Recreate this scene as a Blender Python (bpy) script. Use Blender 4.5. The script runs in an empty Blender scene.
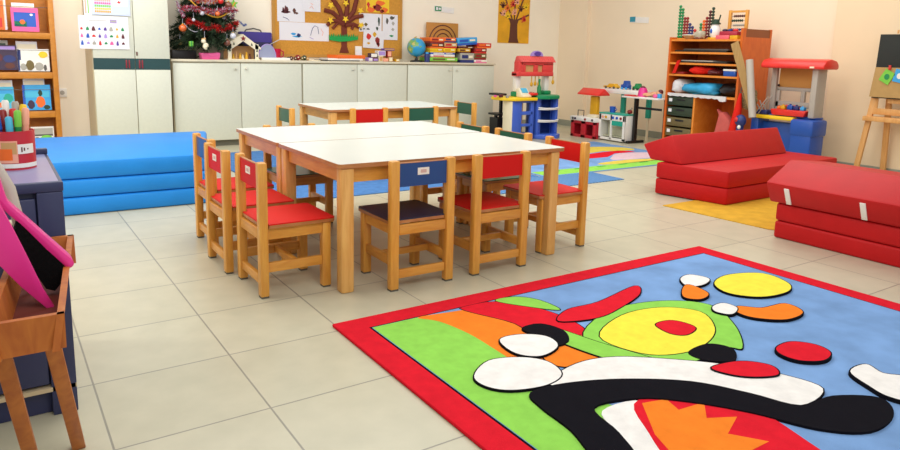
import bpy, bmesh, math, random
from mathutils import Vector, Matrix
random.seed(7)
COL = bpy.context.scene.collection
PI = math.pi

# ------------------------------------------------------------------ materials
def _mat(name):
    m = bpy.data.materials.new(name); m.use_nodes = True
    nt = m.node_tree; b = nt.nodes['Principled BSDF']
    return m, nt, b
def lin(c):
    return tuple((v/12.92 if v <= .04045 else ((v+.055)/1.055)**2.4) for v in c)
def srgb(h):
    h = h.lstrip('#'); return lin(tuple(int(h[i:i+2], 16)/255 for i in (0, 2, 4)))
def paint(name, h, rough=.5, var=.06, scale=6., bump=0., bscale=200., spec=.5, trans=0., alpha=1.):
    m, nt, b = _mat(name)
    c = srgb(h)
    tc = nt.nodes.new('ShaderNodeTexCoord'); n = nt.nodes.new('ShaderNodeTexNoise')
    n.inputs['Scale'].default_value = scale; n.inputs['Detail'].default_value = 4
    nt.links.new(tc.outputs['Object'], n.inputs['Vector'])
    r = nt.nodes.new('ShaderNodeValToRGB')
    r.color_ramp.elements[0].position = .3; r.color_ramp.elements[1].position = .7
    r.color_ramp.elements[0].color = (*[max(0, v*(1-var)) for v in c], 1)
    r.color_ramp.elements[1].color = (*[min(1, v*(1+var)) for v in c], 1)
    nt.links.new(n.outputs['Fac'], r.inputs['Fac']); nt.links.new(r.outputs['Color'], b.inputs['Base Color'])
    b.inputs['Roughness'].default_value = rough
    b.inputs['Specular IOR Level'].default_value = spec
    if trans: b.inputs['Transmission Weight'].default_value = trans
    if alpha < 1: b.inputs['Alpha'].default_value = alpha
    if bump:
        n2 = nt.nodes.new('ShaderNodeTexNoise'); n2.inputs['Scale'].default_value = bscale; n2.inputs['Detail'].default_value = 3
        nt.links.new(tc.outputs['Object'], n2.inputs['Vector'])
        bp = nt.nodes.new('ShaderNodeBump'); bp.inputs['Strength'].default_value = bump; bp.inputs['Distance'].default_value = .004
        nt.links.new(n2.outputs['Fac'], bp.inputs['Height']); nt.links.new(bp.outputs['Normal'], b.inputs['Normal'])
    return m
def wood(name, h1, h2, rough=.4, scale=(3, 3, .35), spec=.5):
    m, nt, b = _mat(name)
    tc = nt.nodes.new('ShaderNodeTexCoord'); mp = nt.nodes.new('ShaderNodeMapping')
    mp.inputs['Scale'].default_value = scale
    n = nt.nodes.new('ShaderNodeTexNoise'); n.inputs['Scale'].default_value = 18; n.inputs['Detail'].default_value = 5
    n.inputs['Distortion'].default_value = .6
    nt.links.new(tc.outputs['Object'], mp.inputs['Vector']); nt.links.new(mp.outputs['Vector'], n.inputs['Vector'])
    r = nt.nodes.new('ShaderNodeValToRGB')
    r.color_ramp.elements[0].position = .3; r.color_ramp.elements[1].position = .72
    r.color_ramp.elements[0].color = (*srgb(h1), 1); r.color_ramp.elements[1].color = (*srgb(h2), 1)
    nt.links.new(n.outputs['Fac'], r.inputs['Fac']); nt.links.new(r.outputs['Color'], b.inputs['Base Color'])
    b.inputs['Roughness'].default_value = rough; b.inputs['Specular IOR Level'].default_value = spec
    return m
def tile_mat():
    m, nt, b = _mat('floor_tile')
    g = nt.nodes.new('ShaderNodeNewGeometry')
    br = nt.nodes.new('ShaderNodeTexBrick'); br.offset = 0; br.squash = 1
    for k, v in {'Scale': 1, 'Mortar Size': .0032, 'Mortar Smooth': .3, 'Bias': 0, 'Brick Width': .4, 'Row Height': .4}.items():
        br.inputs[k].default_value = v
    br.inputs['Color1'].default_value = (*srgb('#c5c0a7'), 1); br.inputs['Color2'].default_value = (*srgb('#c0bba2'), 1)
    br.inputs['Mortar'].default_value = (*srgb('#908c7e'), 1)
    nt.links.new(g.outputs['Position'], br.inputs['Vector'])
    n = nt.nodes.new('ShaderNodeTexNoise'); n.inputs['Scale'].default_value = 9; n.inputs['Detail'].default_value = 6
    nt.links.new(g.outputs['Position'], n.inputs['Vector'])
    r = nt.nodes.new('ShaderNodeValToRGB')
    r.color_ramp.elements[0].position = .3; r.color_ramp.elements[1].position = .7
    r.color_ramp.elements[0].color = (.93, .93, .91, 1); r.color_ramp.elements[1].color = (1.04, 1.03, 1.02, 1)
    nt.links.new(n.outputs['Fac'], r.inputs['Fac'])
    mx = nt.nodes.new('ShaderNodeMix'); mx.data_type = 'RGBA'; mx.blend_type = 'MULTIPLY'; mx.inputs['Factor'].default_value = 1
    nt.links.new(br.outputs['Color'], mx.inputs['A']); nt.links.new(r.outputs['Color'], mx.inputs['B'])
    nt.links.new(mx.outputs['Result'], b.inputs['Base Color'])
    b.inputs['Roughness'].default_value = .3
    bp = nt.nodes.new('ShaderNodeBump'); bp.inputs['Strength'].default_value = .25; bp.inputs['Distance'].default_value = .002; bp.invert = True
    nt.links.new(br.outputs['Fac'], bp.inputs['Height']); nt.links.new(bp.outputs['Normal'], b.inputs['Normal'])
    return m
def stripe_mat():
    m, nt, b = _mat('striped_blue_weave')
    tc = nt.nodes.new('ShaderNodeTexCoord'); w = nt.nodes.new('ShaderNodeTexWave'); w.wave_type = 'BANDS'; w.bands_direction = 'X'
    w.inputs['Scale'].default_value = 9; w.inputs['Distortion'].default_value = .4; w.inputs['Detail'].default_value = 2
    nt.links.new(tc.outputs['Object'], w.inputs['Vector'])
    r = nt.nodes.new('ShaderNodeValToRGB')
    r.color_ramp.elements[0].color = (*srgb('#47709f'), 1); r.color_ramp.elements[1].color = (*srgb('#6b97c6'), 1)
    nt.links.new(w.outputs['Fac'], r.inputs['Fac']); nt.links.new(r.outputs['Color'], b.inputs['Base Color'])
    b.inputs['Roughness'].default_value = .9; b.inputs['Specular IOR Level'].default_value = .1
    return m

M = {}
M['tile'] = tile_mat(); M['stripe'] = stripe_mat()
M['wall_back'] = paint('cream_wall_paint', '#f9efda', .85, .025, 2.2, .06, 60, .2)
M['wall_right'] = paint('peach_wall_paint', '#f3e0c3', .85, .03, 1.6, .06, 60, .2)
M['pilaster'] = paint('sand_wall_paint', '#edd6b2', .85, .03, 1.6, .06, 60, .2)
M['ceil'] = paint('white_ceiling_paint', '#f3eee4', .9, .02)
M['base'] = paint('grey_green_skirting', '#96998a', .5, .05)
M['lam'] = paint('pale_grey_laminate', '#d5d6c4', .5, .022, 40, .02, 300)
M['lam_edge'] = paint('beige_laminate_edge', '#cfc3a4', .5, .03)
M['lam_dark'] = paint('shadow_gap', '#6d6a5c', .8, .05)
M['worktop'] = paint('worktop_laminate', '#d9cfb4', .4, .03)
M['knob'] = paint('pale_metal_knob', '#cfcab8', .3, .05, spec=.8)
M['green_band'] = paint('dark_green_band', '#1d4243', .45, .08)
M['beech'] = wood('varnished_beech', '#ce8a36', '#e3a648', .35)
M['beech_h'] = wood('varnished_beech_rail', '#ca8634', '#de9f45', .35, (.5, .5, 3))
M['beech_d'] = wood('varnished_beech_table', '#d69a4e', '#e8b468', .35)
M['ply'] = wood('brown_edge_band', '#a6683a', '#bd7f4b', .4, (1, 1, 4))
M['white_top'] = paint('white_table_laminate', '#d9dfd8', .22, .015, 5)
M['red_ply'] = paint('red_laminate', '#cf1c18', .5, .04, spec=.15)
M['blue_ply'] = paint('navy_blue_laminate', '#22447f', .3, .05)
M['navy_seat'] = paint('dark_navy_laminate', '#18213f', .3, .05)
M['green_ply'] = paint('dark_green_laminate', '#1f5a44', .3, .05)
M['foot_cap'] = paint('grey_foot_cap', '#5c5648', .6, .05)
M['sticker'] = paint('white_sticker', '#e8e0d6', .6, .03)
M['sticker_mark'] = paint('faded_sticker_mark', '#cfa9a0', .6, .1)
M['red_foam'] = paint('red_vinyl', '#b81216', .55, .05, 9, .12, 25, .25)
M['red_foam_top'] = paint('red_vinyl_top', '#ba171a', .55, .05, 9, .12, 25, .3)
M['blue_foam'] = paint('blue_vinyl', '#1f86da', .5, .05, 6, .12, 25, .3)
M['yellow_mat'] = paint('mustard_mat', '#cf9f33', .85, .1, 14, .3, 120, .1)
M['bookcase'] = wood('golden_bookcase_wood', '#b97420', '#c98329', .45, (1, 1, 2))
M['orange_wood'] = wood('orange_shelf_wood', '#c75a12', '#d76a1c', .4, (1, 1, .4))
M['orange_lip'] = wood('orange_shelf_edge', '#db8028', '#e8923a', .4, (1, 3, 1))
M['cork'] = paint('cork_board', '#cf9440', .85, .1, 60, .2, 300, .1)
M['paper'] = paint('white_paper', '#e8e6ea', .8, .015, spec=.2)
M['paper_blue'] = paint('pale_blue_paper', '#c9d2ec', .8, .02, spec=.2)
M['kraft'] = paint('kraft_paper', '#b8955f', .8, .05, 20, spec=.2)
M['card'] = wood('raw_cardboard', '#a5814c', '#b18e58', .8)
def P(key, h, rough=.45, **k):
    if key not in M: M[key] = paint(key, h, rough, **k)
    return M[key]
for key, h in dict(red='#cf2a24', dkred='#8e1d1c', orange='#ee6b1e', yellow='#f2c81c', gold='#dba51b', green='#178a4c', ltgreen='#7ac943',
    teal='#23a58d', blue='#2257b8', sky='#3ba3e0', navy='#24316e', purple='#5a3d97', lilac='#a88bd0', pink='#ee5f9c', white='#ece9e2', grey='#a9a59a',
    dkgrey='#55524c', black='#17171a', brown='#5e2c1d', tan='#c99a62', cream='#efe4c6', skin='#dda57c', olive='#6d5c2c', dkgreen='#1f3a26',
    maroon='#5d1f26', peach='#f0a78c', cyan='#4cb8dc', plum='#3b2540').items():
    P(key, h)
M['plastic_red'] = paint('glossy_red_plastic', '#e03028', .3, .03)
M['plastic_blue'] = paint('blue_plastic', '#1d4fa6', .35, .04)
M['plastic_indigo'] = paint('periwinkle_plastic', '#3f62c4', .35, .04)
M['plastic_grey'] = paint('grey_plastic', '#b4aca0', .45, .04)
M['plastic_coral'] = paint('coral_plastic', '#d9413f', .4, .05)
M['hot_pink'] = paint('hot_pink_plastic', '#e0318c', .35, .05)
M['bristle'] = paint('black_bristle', '#0d0c0d', .9, .3, 200, .5, 400, .1)
M['navy_box'] = paint('navy_painted_wood', '#2e3358', .4, .07, 12)
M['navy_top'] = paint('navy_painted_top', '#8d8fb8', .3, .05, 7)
M['planter'] = wood('orange_planter_wood', '#a4541c', '#c4742c', .5, (2, 2, .6))
M['needle'] = paint('fir_needle', '#24391f', .7, .35, 30)
M['tinsel_red'] = paint('red_tinsel', '#d3201c', .3, .15, 60)
M['tinsel_pink'] = paint('pink_tinsel', '#b0476a', .3, .3, 60)
M['silver'] = paint('silver_bauble', '#c9c9d2', .2, .05, spec=.8)
M['copper'] = paint('copper_bauble', '#d9652a', .2, .1, spec=.8)
M['bronze'] = paint('bronze_bauble', '#7a4634', .25, .1, spec=.8)
M['black_metal'] = paint('black_metal', '#1a1716', .4, .1)
M['clear'] = paint('frosted_clear_plastic', '#aab0cc', .25, .03, alpha=.72)
M['sky_map'] = paint('globe_sea_and_land', '#3f9fcf', .3, .35, 7)
M['blackboard'] = paint('blackboard_slate', '#222521', .8, .1, 5)
M['easel'] = wood('pale_easel_wood', '#d69a55', '#e4ae6c', .5)
M['cloth_red'] = paint('red_cloth', '#d8281e', .8, .12, 10, .3, 60, .1)
M['cloth_blue'] = paint('turquoise_bag', '#2f9fd0', .5, .12, 12, .5, 30)
M['cloth_white'] = paint('white_bag', '#d6d4d6', .6, .08, 12, .5, 30)
M['cloth_spot'] = paint('spotted_brown_cloth', '#8a744f', .85, .6, 70, .4, 60, .1)
M['cushion'] = paint('dusty_pink_cloth', '#c5605a', .85, .08, 12, .3, 60, .1)
M['drawer_green'] = paint('dark_green_drawer', '#2b3a28', .5, .08)
M['drawer_olive'] = paint('olive_drawer', '#6a5d38', .5, .08)
for key, h in dict(pile_red='#d9202f', pile_blue='#7a9ecd', pile_green='#8fce55', pile_orange='#f0812a', pile_yellow='#efe04a', pile_black='#15141a',
    pile_white='#ece8e2', pile_dkgreen='#3f9c48', pile_gold='#d9c253', pile_pink='#d8bcc4').items():
    M[key] = paint(key, h, .95,   .16 if key == 'pile_blue' else .07, 6 if key == 'pile_blue' else 25, .5, 500, .05)
M['plain_blue'] = paint('plain_blue_carpet', '#517eb6', .95, .12, 20, .4, 400, .05)

# ------------------------------------------------------------------ mesh helper
class MB:
    def __init__(s): s.v = []; s.f = []; s.m = []
    def add(s, bm, m=0, mat=None):
        if mat is not None: bm.transform(mat)
        o = len(s.v); bm.verts.index_update()
        s.v += [tuple(v.co) for v in bm.verts]
        for f in bm.faces: s.f.append([o+v.index for v in f.verts]); s.m.append(m)
        bm.free(); return s
    def box(s, x0, x1, y0, y1, z0, z1, m=0, bev=0., seg=2, rot=None, about=None):
        bm = bmesh.new(); bmesh.ops.create_cube(bm, size=1)
        x0, x1 = min(x0, x1), max(x0, x1); y0, y1 = min(y0, y1), max(y0, y1); z0, z1 = min(z0, z1), max(z0, z1)
        bm.transform(Matrix.Translation(((x0+x1)/2, (y0+y1)/2, (z0+z1)/2)) @ Matrix.Diagonal((x1-x0, y1-y0, z1-z0, 1)))
        if bev:
            bev = min(bev, .49*min(x1-x0, y1-y0, z1-z0))
            bmesh.ops.bevel(bm, geom=list(bm.edges), offset=bev, segments=seg, profile=.5, affect='EDGES')
        mt = None
        if rot is not None:
            c = Vector(about) if about else Vector(((x0+x1)/2, (y0+y1)/2, (z0+z1)/2))
            mt = Matrix.Translation(c) @ rot.to_4x4() @ Matrix.Translation(-c)
        return s.add(bm, m, mt)
    def beam(s, p0, p1, w, d, m=0, bev=0., side=(0, 1, 0)):
        p0, p1 = Vector(p0), Vector(p1); z = (p1-p0); L = z.length; z.normalize()
        x = Vector(side); x = (x-z*x.dot(z)).normalized(); y = z.cross(x)
        R = Matrix((x, y, z)).transposed().to_4x4(); R.translation = p0
        bm = bmesh.new(); bmesh.ops.create_cube(bm, size=1)
        bm.transform(Matrix.Translation((0, 0, L/2)) @ Matrix.Diagonal((w, d, L, 1)))
        if bev: bmesh.ops.bevel(bm, geom=list(bm.edges), offset=bev, segments=2, profile=.5, affect='EDGES')
        return s.add(bm, m, R)
    def tube(s, pts, r, m=0, seg=8, caps=True):
        pts = [Vector(p) for p in pts]; n = len(pts)
        rs = r if isinstance(r, (list, tuple)) else [r]*n
        o = len(s.v); u = None
        for i, p in enumerate(pts):
            t = (pts[min(i+1, n-1)]-pts[max(i-1, 0)]).normalized()
            if u is None:
                a = Vector((0, 0, 1)) if abs(t.z) < .9 else Vector((1, 0, 0))
                u = t.cross(a).normalized()
            u = (u - t*u.dot(t)).normalized(); w = t.cross(u)
            for k in range(seg):
                a = 2*PI*k/seg; s.v.append(tuple(p+(u*math.cos(a)+w*math.sin(a))*rs[i]))
        for i in range(n-1):
            for k in range(seg):
                k2 = (k+1) % seg
                s.f.append([o+i*seg+k, o+i*seg+k2, o+(i+1)*seg+k2, o+(i+1)*seg+k]); s.m.append(m)
        if caps:
            s.f.append([o+k for k in range(seg)][::-1]); s.m.append(m)
            s.f.append([o+(n-1)*seg+k for k in range(seg)]); s.m.append(m)
        return s
    def lathe(s, prof, c=(0, 0, 0), m=0, seg=24):
        o = len(s.v); n = len(prof)
        for r, z in prof:
            for k in range(seg):
                a = 2*PI*k/seg; s.v.append((c[0]+r*math.cos(a), c[1]+r*math.sin(a), c[2]+z))
        for i in range(n-1):
            for k in range(seg):
                k2 = (k+1) % seg
                s.f.append([o+i*seg+k, o+i*seg+k2, o+(i+1)*seg+k2, o+(i+1)*seg+k]); s.m.append(m)
        return s
    def ball(s, c, r, m=0, u=12, v=8):
        bm = bmesh.new(); bmesh.ops.create_uvsphere(bm, u_segments=u, v_segments=v, radius=1)
        r = r if isinstance(r, (tuple, list)) else (r, r, r)
        return s.add(bm, m, Matrix.Translation(c) @ Matrix.Diagonal((*r, 1)))
    def prism(s, poly, a, b, axis='z', m=0, ms=None, bev=0.):
        # poly: 2D points; axis z -> (x,y), y -> (x,z), x -> (y,z)
        def P3(p, t): return {'z': (p[0], p[1], t), 'y': (p[0], t, p[1]), 'x': (t, p[0], p[1])}[axis]
        bm = bmesh.new()
        va = [bm.verts.new(P3(p, a)) for p in poly]; vb = [bm.verts.new(P3(p, b)) for p in poly]
        bm.faces.new(va); bm.faces.new(vb); n = len(poly)
        for i in range(n): bm.faces.new([va[i], va[(i+1) % n], vb[(i+1) % n], vb[i]])
        bmesh.ops.recalc_face_normals(bm, faces=list(bm.faces))
        if bev: bmesh.ops.bevel(bm, geom=list(bm.edges), offset=bev, segments=2, profile=.5, affect='EDGES')
        return s.add(bm, m)
    def face(s, pts, m=0):
        o = len(s.v); s.v += [tuple(p) for p in pts]; s.f.append(list(range(o, o+len(pts)))); s.m.append(m); return s
    def build(s, name, mats, parent=None, label=None, local=False, smooth=40):
        mats = mats if isinstance(mats, (list, tuple)) else [mats]
        mats = [M[k] if isinstance(k, str) else k for k in mats]
        off = Vector((0, 0, 0)); loc = None
        if parent is None:
            xs = [v[0] for v in s.v]; ys = [v[1] for v in s.v]; zs = [v[2] for v in s.v]
            loc = Vector(((min(xs)+max(xs))/2, (min(ys)+max(ys))/2, min(zs))); off = loc
        elif not local:
            p = parent
            while p is not None: off = off+Vector(p.location); p = p.parent
        me = bpy.data.meshes.new(name)
        me.from_pydata([(v[0]-off.x, v[1]-off.y, v[2]-off.z) for v in s.v], [], s.f)
        for k in mats: me.materials.append(k)
        me.polygons.foreach_set('material_index', s.m)
        me.polygons.foreach_set('use_smooth', [True]*len(s.f))
        me.update()
        me.set_sharp_from_angle(angle=math.radians(smooth))
        o = bpy.data.objects.new(name, me); COL.objects.link(o)
        if parent is None: o.location = loc
        else: o.parent = parent
        if label: o['label'] = label
        return o
def box(*a, **k): return MB().box(*a, **k)
def thing(name, label, cat, loc=(0, 0, 0), rotz=0, group=None):
    o = bpy.data.objects.new(name, None); COL.objects.link(o); o.empty_display_size = .1
    o.location = loc; o.rotation_euler = (0, 0, rotz); o['label'] = label; o['category'] = cat
    if group: o['group'] = group
    return o
def tag(o, label, cat, group=None, kind=None):
    o['label'] = label; o['category'] = cat
    if group: o['group'] = group
    if kind: o['kind'] = kind
    return o
def struct(o, label=None):
    o['kind'] = 'structure'
    if label: o['label'] = label
    return o
def dup(root, loc, rotz, label, group=None):
    r = root.copy(); COL.objects.link(r); r.location = loc; r.rotation_euler = (0, 0, rotz); r['label'] = label
    if group: r['group'] = group
    for ch in list(root.children):
        c = ch.copy(); COL.objects.link(c); c.parent = r
        for g in list(ch.children):
            d = g.copy(); COL.objects.link(d); d.parent = c
    return r
def spline(pts, n=6):
    out = []; L = len(pts)
    for i in range(L):
        p0, p1, p2, p3 = [Vector(pts[(i+k-1) % L]) for k in range(4)]
        for j in range(n):
            t = j/n
            out.append(tuple(.5*((2*p1)+(p2-p0)*t+(2*p0-5*p1+4*p2-p3)*t*t+(3*p1-p0-3*p2+p3)*t**3)))
    return out

# ------------------------------------------------------------------ the setting
WY, WX = 4.87, 6.65
LX, FY, CZ = -2.2, -3.6, 2.75
struct(box(LX-.1, WX+.1, FY-.1, WY+.1, -.08, 0).build('floor', 'tile'), 'pale beige square floor tiles with grey joints')
struct(box(LX-.1, WX+.1, WY, WY+.1, 0, CZ).build('wall_back', 'wall_back'), 'cream back wall')
struct(box(WX, WX+.1, FY, WY, 0, CZ).build('wall_right', 'wall_right'), 'peach side wall')
struct(box(LX-.1, LX, FY, WY, 0, CZ).build('wall_left', 'wall_back'))
struct(box(WX-.05, WX, -1.2, 1.015, 0, CZ).build('trim_1', 'pilaster'), 'shallow wall pilaster behind the easel')
struct(box(WX-.06, WX, 4.32, WY, 0, CZ).build('trim_2', 'wall_right'), 'shallow pilaster in the room corner')
struct(box(5.16, WX-.06, WY-.012, WY, 0, .08).build('baseboard_back', 'base'), 'grey green baseboard')
mb = MB(); mb.box(WX-.012, WX, 1.015, 4.32, 0, .08); mb.box(WX-.072, WX-.06, 4.32, WY-.012, 0, .08); mb.box(WX-.062, WX-.05, -1.2, 1.015, 0, .04)
struct(mb.build('baseboard_right', 'base'), 'grey green baseboard')

# ------------------------------------------------------------------ tables
def table(x0, x1, y0, y1, zt, label, rotz=0, z0=0, group=None):
    cx, cy = (x0+x1)/2, (y0+y1)/2; w, d = (x1-x0)/2, (y1-y0)/2
    t = thing('classroom_table', label, 'table', (cx, cy, z0), rotz, group); zt -= z0
    m = MB()
    bm = bmesh.new(); bmesh.ops.create_cube(bm, size=1)
    bm.transform(Matrix.Translation((0, 0, zt-.009)) @ Matrix.Diagonal((2*w, 2*d, .018, 1)))
    bmesh.ops.bevel(bm, geom=[e for e in bm.edges if abs(e.verts[0].co.z-e.verts[1].co.z) > .01], offset=.018, segments=4, profile=.5, affect='EDGES')
    m.add(bm)
    for i, f in enumerate(m.f):
        m.m[i] = 0 if all(abs(m.v[k][2]-zt) < 1e-5 for k in f) else 1
    m.build('tabletop', ['white_top', 'ply'], t, local=True)
    L = .056; ins = .012; iy = .006; il, ir = (.014, .03) if w > .59 else (.012, .012)
    for sx in (-1, 1):
        for sy in (-1, 1):
            ix = ir if sx > 0 else il; xa, xb = sx*(w-ix), sx*(w-ix-L); ya, yb = sy*(d-iy), sy*(d-iy-L)
            box(min(xa, xb), max(xa, xb), min(ya, yb), max(ya, yb), 0, zt-.018, bev=.008).build('leg', 'beech_d', t, local=True)
    for sy in (-1, 1):
        y = sy*(d-ins-.03); box(-w+ins+L, w-ins-L, y-.011, y+.011, zt-.082, zt-.018).build('apron', 'beech_h', t, local=True)
    for sx in (-1, 1):
        x = sx*(w-ins-.03); box(x-.011, x+.011, -d+ins+L, d-ins-L, zt-.082, zt-.018).build('apron', 'beech_h', t, local=True)
    return t
ZT = .544
TG = 'white topped classroom tables'
table(.944, 2.16, -.073, .628, ZT, 'white topped wooden table, the joined one closest to the bright play rug', group=TG)
table(.944, 2.16, .636, 1.304, ZT, 'white topped wooden table joined behind the one by the play rug', group=TG)
table(1.925, 3.075, 2.215, 2.885, ZT, 'smaller white topped table standing alone before the long row of low cabinets', rotz=-.02, z0=.006, group=TG)

# ------------------------------------------------------------------ chairs
def make_chair(seat_m, back_m, sticker):
    t = thing('child_chair', '', 'chair')
    for sx in (-1, 1):
        x = sx*.137
        m = MB(); m.box(x-.0205, x+.0205, -.157, -.121, .006, .553, bev=.007); m.box(x-.018, x+.018, -.154, -.124, 0, .008, m=1)
        m.build('leg', ['beech', 'foot_cap'], t, local=True)
        x = sx*.128
        m = MB(); m.box(x-.02, x+.02, .112, .15, .006, .284, bev=.006); m.box(x-.017, x+.017, .115, .147, 0, .008, m=1)
        m.build('leg', ['beech', 'foot_cap'], t, local=True)
        box(x-.011, x+.011, -.122, .113, .238, .284).build('side_rail', 'beech_h', t, local=True)
        box(x-.01, x+.01, -.122, .113, .1, .14, bev=.003).build('stretcher', 'beech_h', t, local=True)
    box(-.115, .115, -.151, -.128, .238, .281, bev=.003).build('rear_rail', 'beech_h', t, local=True)
    box(-.115, .115, -.149, -.131, .05, .088, bev=.003).build('stretcher', 'beech_h', t, local=True)
    box(-.109, .109, .122, .142, .238, .284).build('front_rail', 'beech_h', t, local=True)
    box(-.119, .119, -.004, .016, .105, .135, bev=.003).build('stretcher', 'beech_h', t, local=True)
    pl = [(-.113, -.14), (.113, -.14), (.113, -.118), (.155, -.118), (.155, .15), (.145, .166), (-.145, .166), (-.155, .15), (-.155, -.118), (-.113, -.118)]
    m = MB(); m.prism(pl, .286, .299, m=1); m.prism(pl, .299, .304, m=0)
    m.build('seat', [seat_m, 'ply'], t, local=True)
    # gently bowed backrest between the posts
    m = MB(); n = 6; xs = [-.118+.236*i/n for i in range(n+1)]
    def yy(x): return -.1395-.003*(1-(x/.116)**2)
    ring = [(x, yy(x)-.006) for x in xs]+[(x, yy(x)+.006) for x in reversed(xs)]
    m.prism(ring, .442, .540, m=0)
    m.prism([(a, b*1.0) for a, b in ring], .540, .543, m=1)
    b = m.build('backrest', [back_m, 'ply'], t, local=True)
    if sticker:
        m = MB(); m.box(-.03, .026, -.150, -.1475, .488, .518, m=0); m.box(-.016, .012, -.1507, -.1499, .496, .51, m=1)
        m.build('name_sticker', ['sticker', 'sticker_mark'], b, local=True)
    return t
CG = 'small wooden chairs'
protos = {}
def chair(kind, x, y, rot, label, z=0, group=CG):
    seat, back, st = {'rs': ('red_ply', 'red_ply', 1), 'r': ('red_ply', 'red_ply', 0), 'b': ('navy_seat', 'blue_ply', 1), 'b0': ('red_ply', 'blue_ply', 0), 'g': ('green_ply', 'green_ply', 0)}[kind]
    if kind not in protos:
        t = protos[kind] = make_chair(seat, back, st); t.location = (x, y, z); t.rotation_euler = (0, 0, rot); t['label'] = label; t['group'] = group
    else: t = dup(protos[kind], (x, y, z), rot, label, group)
    return t
E_, W_, N_, S_ = -PI/2, PI/2, 0, PI
chair('rs', .812, .196, E_, 'red stickered chair at the corner of the joined tables, whole red seat in view')
chair('rs', .78, .572, E_, 'red chair with white sticker, between another red chair and a blue backed chair')
chair('b0', .822, .96, E_, 'blue backed wooden chair nearest the blue floor mattress')
chair('b', 1.30, .012, N_, 'chair with blue backrest, white sticker and dark navy seat, facing the joined tables')
chair('r', 1.72, .012, N_, 'red chair without sticker beside the navy seated chair, facing the joined tables')
chair('r', 2.215, .125, W_, 'red chair turned sideways at the table end, standing out toward the striped blue mat')
chair('g', 2.2, .564, W_, 'green backed chair at the joined tables, next to the red chair at that end')
chair('g', 2.185, .95, W_, 'green backed chair at the joined tables, furthest from the play rug')
chair('g', 1.27, 1.19, S_, 'wooden chair pushed in at the far side of the joined tables, toward the blue mattress', z=.0)
chair('r', 2.21, 2.285, N_, 'red backed chair pushed under the separate small white table', z=.006)
chair('g', 2.672, 2.285, N_, 'dark green backed chair beside a red one at the separate small white table', z=.006)
chair('g', 3.21, 2.5, W_, 'green backed chair at the end of the separate table, toward the toy kitchens', z=.006)
chair('g', 1.79, 2.425, E_, 'green backed chair alone at the end of the separate table, toward the wardrobe', z=.006)

# ------------------------------------------------------------------ low cabinets, wardrobe
CF = 4.43
units = [(1.285, 2.585, 'under the decorated fir tree'), (2.59, 3.868, 'in the middle of the row below the cork board'), (3.873, 5.135, 'at the end of the row below the stacked games')]
for a, b, w in units:
    t = thing('low_cabinet', 'pale grey two door low cabinet '+w, 'cabinet', ((a+b)/2, 4.65, 0), group='low cabinets along the back wall')
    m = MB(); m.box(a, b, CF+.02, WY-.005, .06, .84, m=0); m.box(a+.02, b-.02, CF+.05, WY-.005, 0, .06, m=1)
    m.build('carcass', ['lam_edge', 'lam_dark'], t)
    mid = (a+b)/2
    for sx, (p, q) in ((1, (a+.006, mid-.003)), (-1, (mid+.003, b-.006))):
        d = box(p, q, CF, CF+.019, .065, .828, bev=.002).build('door', 'lam', t)
        kx = q-.05 if sx == 1 else p+.05
        m = MB(); m.tube([(kx, CF, .775), (kx, CF-.012, .775)], .006); m.ball((kx, CF-.018, .775), .013)
        m.build('knob', 'knob', d)
t = box(1.275, 5.142, CF-.012, WY, .84, .862, bev=.003).build('worktop', 'worktop')
tag(t, 'long pale worktop running over all three low cabinets', 'worktop')
WZ = .862

t = thing('wardrobe', 'tall pale two door wardrobe with dark green band across its doors', 'wardrobe', (.925, 4.6, 0))
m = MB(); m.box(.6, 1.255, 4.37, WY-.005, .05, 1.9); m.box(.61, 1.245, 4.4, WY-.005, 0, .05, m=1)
m.build('carcass', ['lam_edge', 'lam_dark'], t)
for k, (a, b) in enumerate(((.606, .945), (.951, 1.25))):
    m = MB(); m.box(a, b, 4.35, 4.369, .06, .762, bev=.002); m.box(a, b, 4.35, 4.369, .864, 1.88, bev=.002)
    d = m.build('door', 'lam', t)
    box(a, b, 4.351, 4.369, .763, .863).build('band', 'green_band', d)
    hx = b-.06 if k == 0 else a+.045
    m = MB()
    for dx in (-.012, .012): m.box(hx+dx-.006, hx+dx+.006, 4.344, 4.352, .775, .852, bev=.003)
    m.build('handle', P('handle_red', '#8c2430', .4), d)
    if k: box(a+.008, a+.02, 4.342, 4.35, .89, .925, bev=.002).build('lock', 'brown', d)

# wall charts on the wardrobe
m = MB(); Y = 4.342
m.box(.505, .905, Y, Y+.003, .945, 1.232, m=0)
cols = [1, 2, 3, 4, 5, 6, 7, 2, 8, 4, 1, 5, 9, 2, 7, 3, 4, 9, 6, 1, 2, 8, 5, 3]
for r in range(3):
    for c in range(8):
        x = .527+c*.047; z = 1.12-r*.062; k = cols[r*8+c]; w = .011+.005*((c*7+r*3) % 3)/2; h = .009+.004*((c+r) % 3)
        m.prism([(x-w, z-h), (x-w*.3, z-h*1.2), (x+w, z-h), (x+w*.6, z+h*.6), (x, z+h*1.3), (x-w*.8, z+h*.4)], Y-.001, Y, 'y', m=k)
        m.box(x-.012, x+.012, Y-.0006, Y, z+.019, z+.0215, m=10)
m.box(.585, .73, Y-.0006, Y, 1.188, 1.193, m=10); m.box(.755, .81, Y-.0006, Y, 1.172, 1.203, m=9); m.box(.76, .805, Y-.0009, Y, 1.18, 1.196, m=6)
tag(m.build('picture_chart', ['paper', 'red', 'green', 'maroon', 'blue', 'purple', 'grey', 'gold', 'pink', 'lilac', 'grey']), 'white chart of tiny picture rows hung on the wardrobe door', 'chart')
m = MB(); m.box(.615, .925, Y-.004, Y-.001, 1.242, 1.52, m=0)
m.box(.622, .917, Y-.0046, Y-.004, 1.35, 1.51, m=7)
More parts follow.
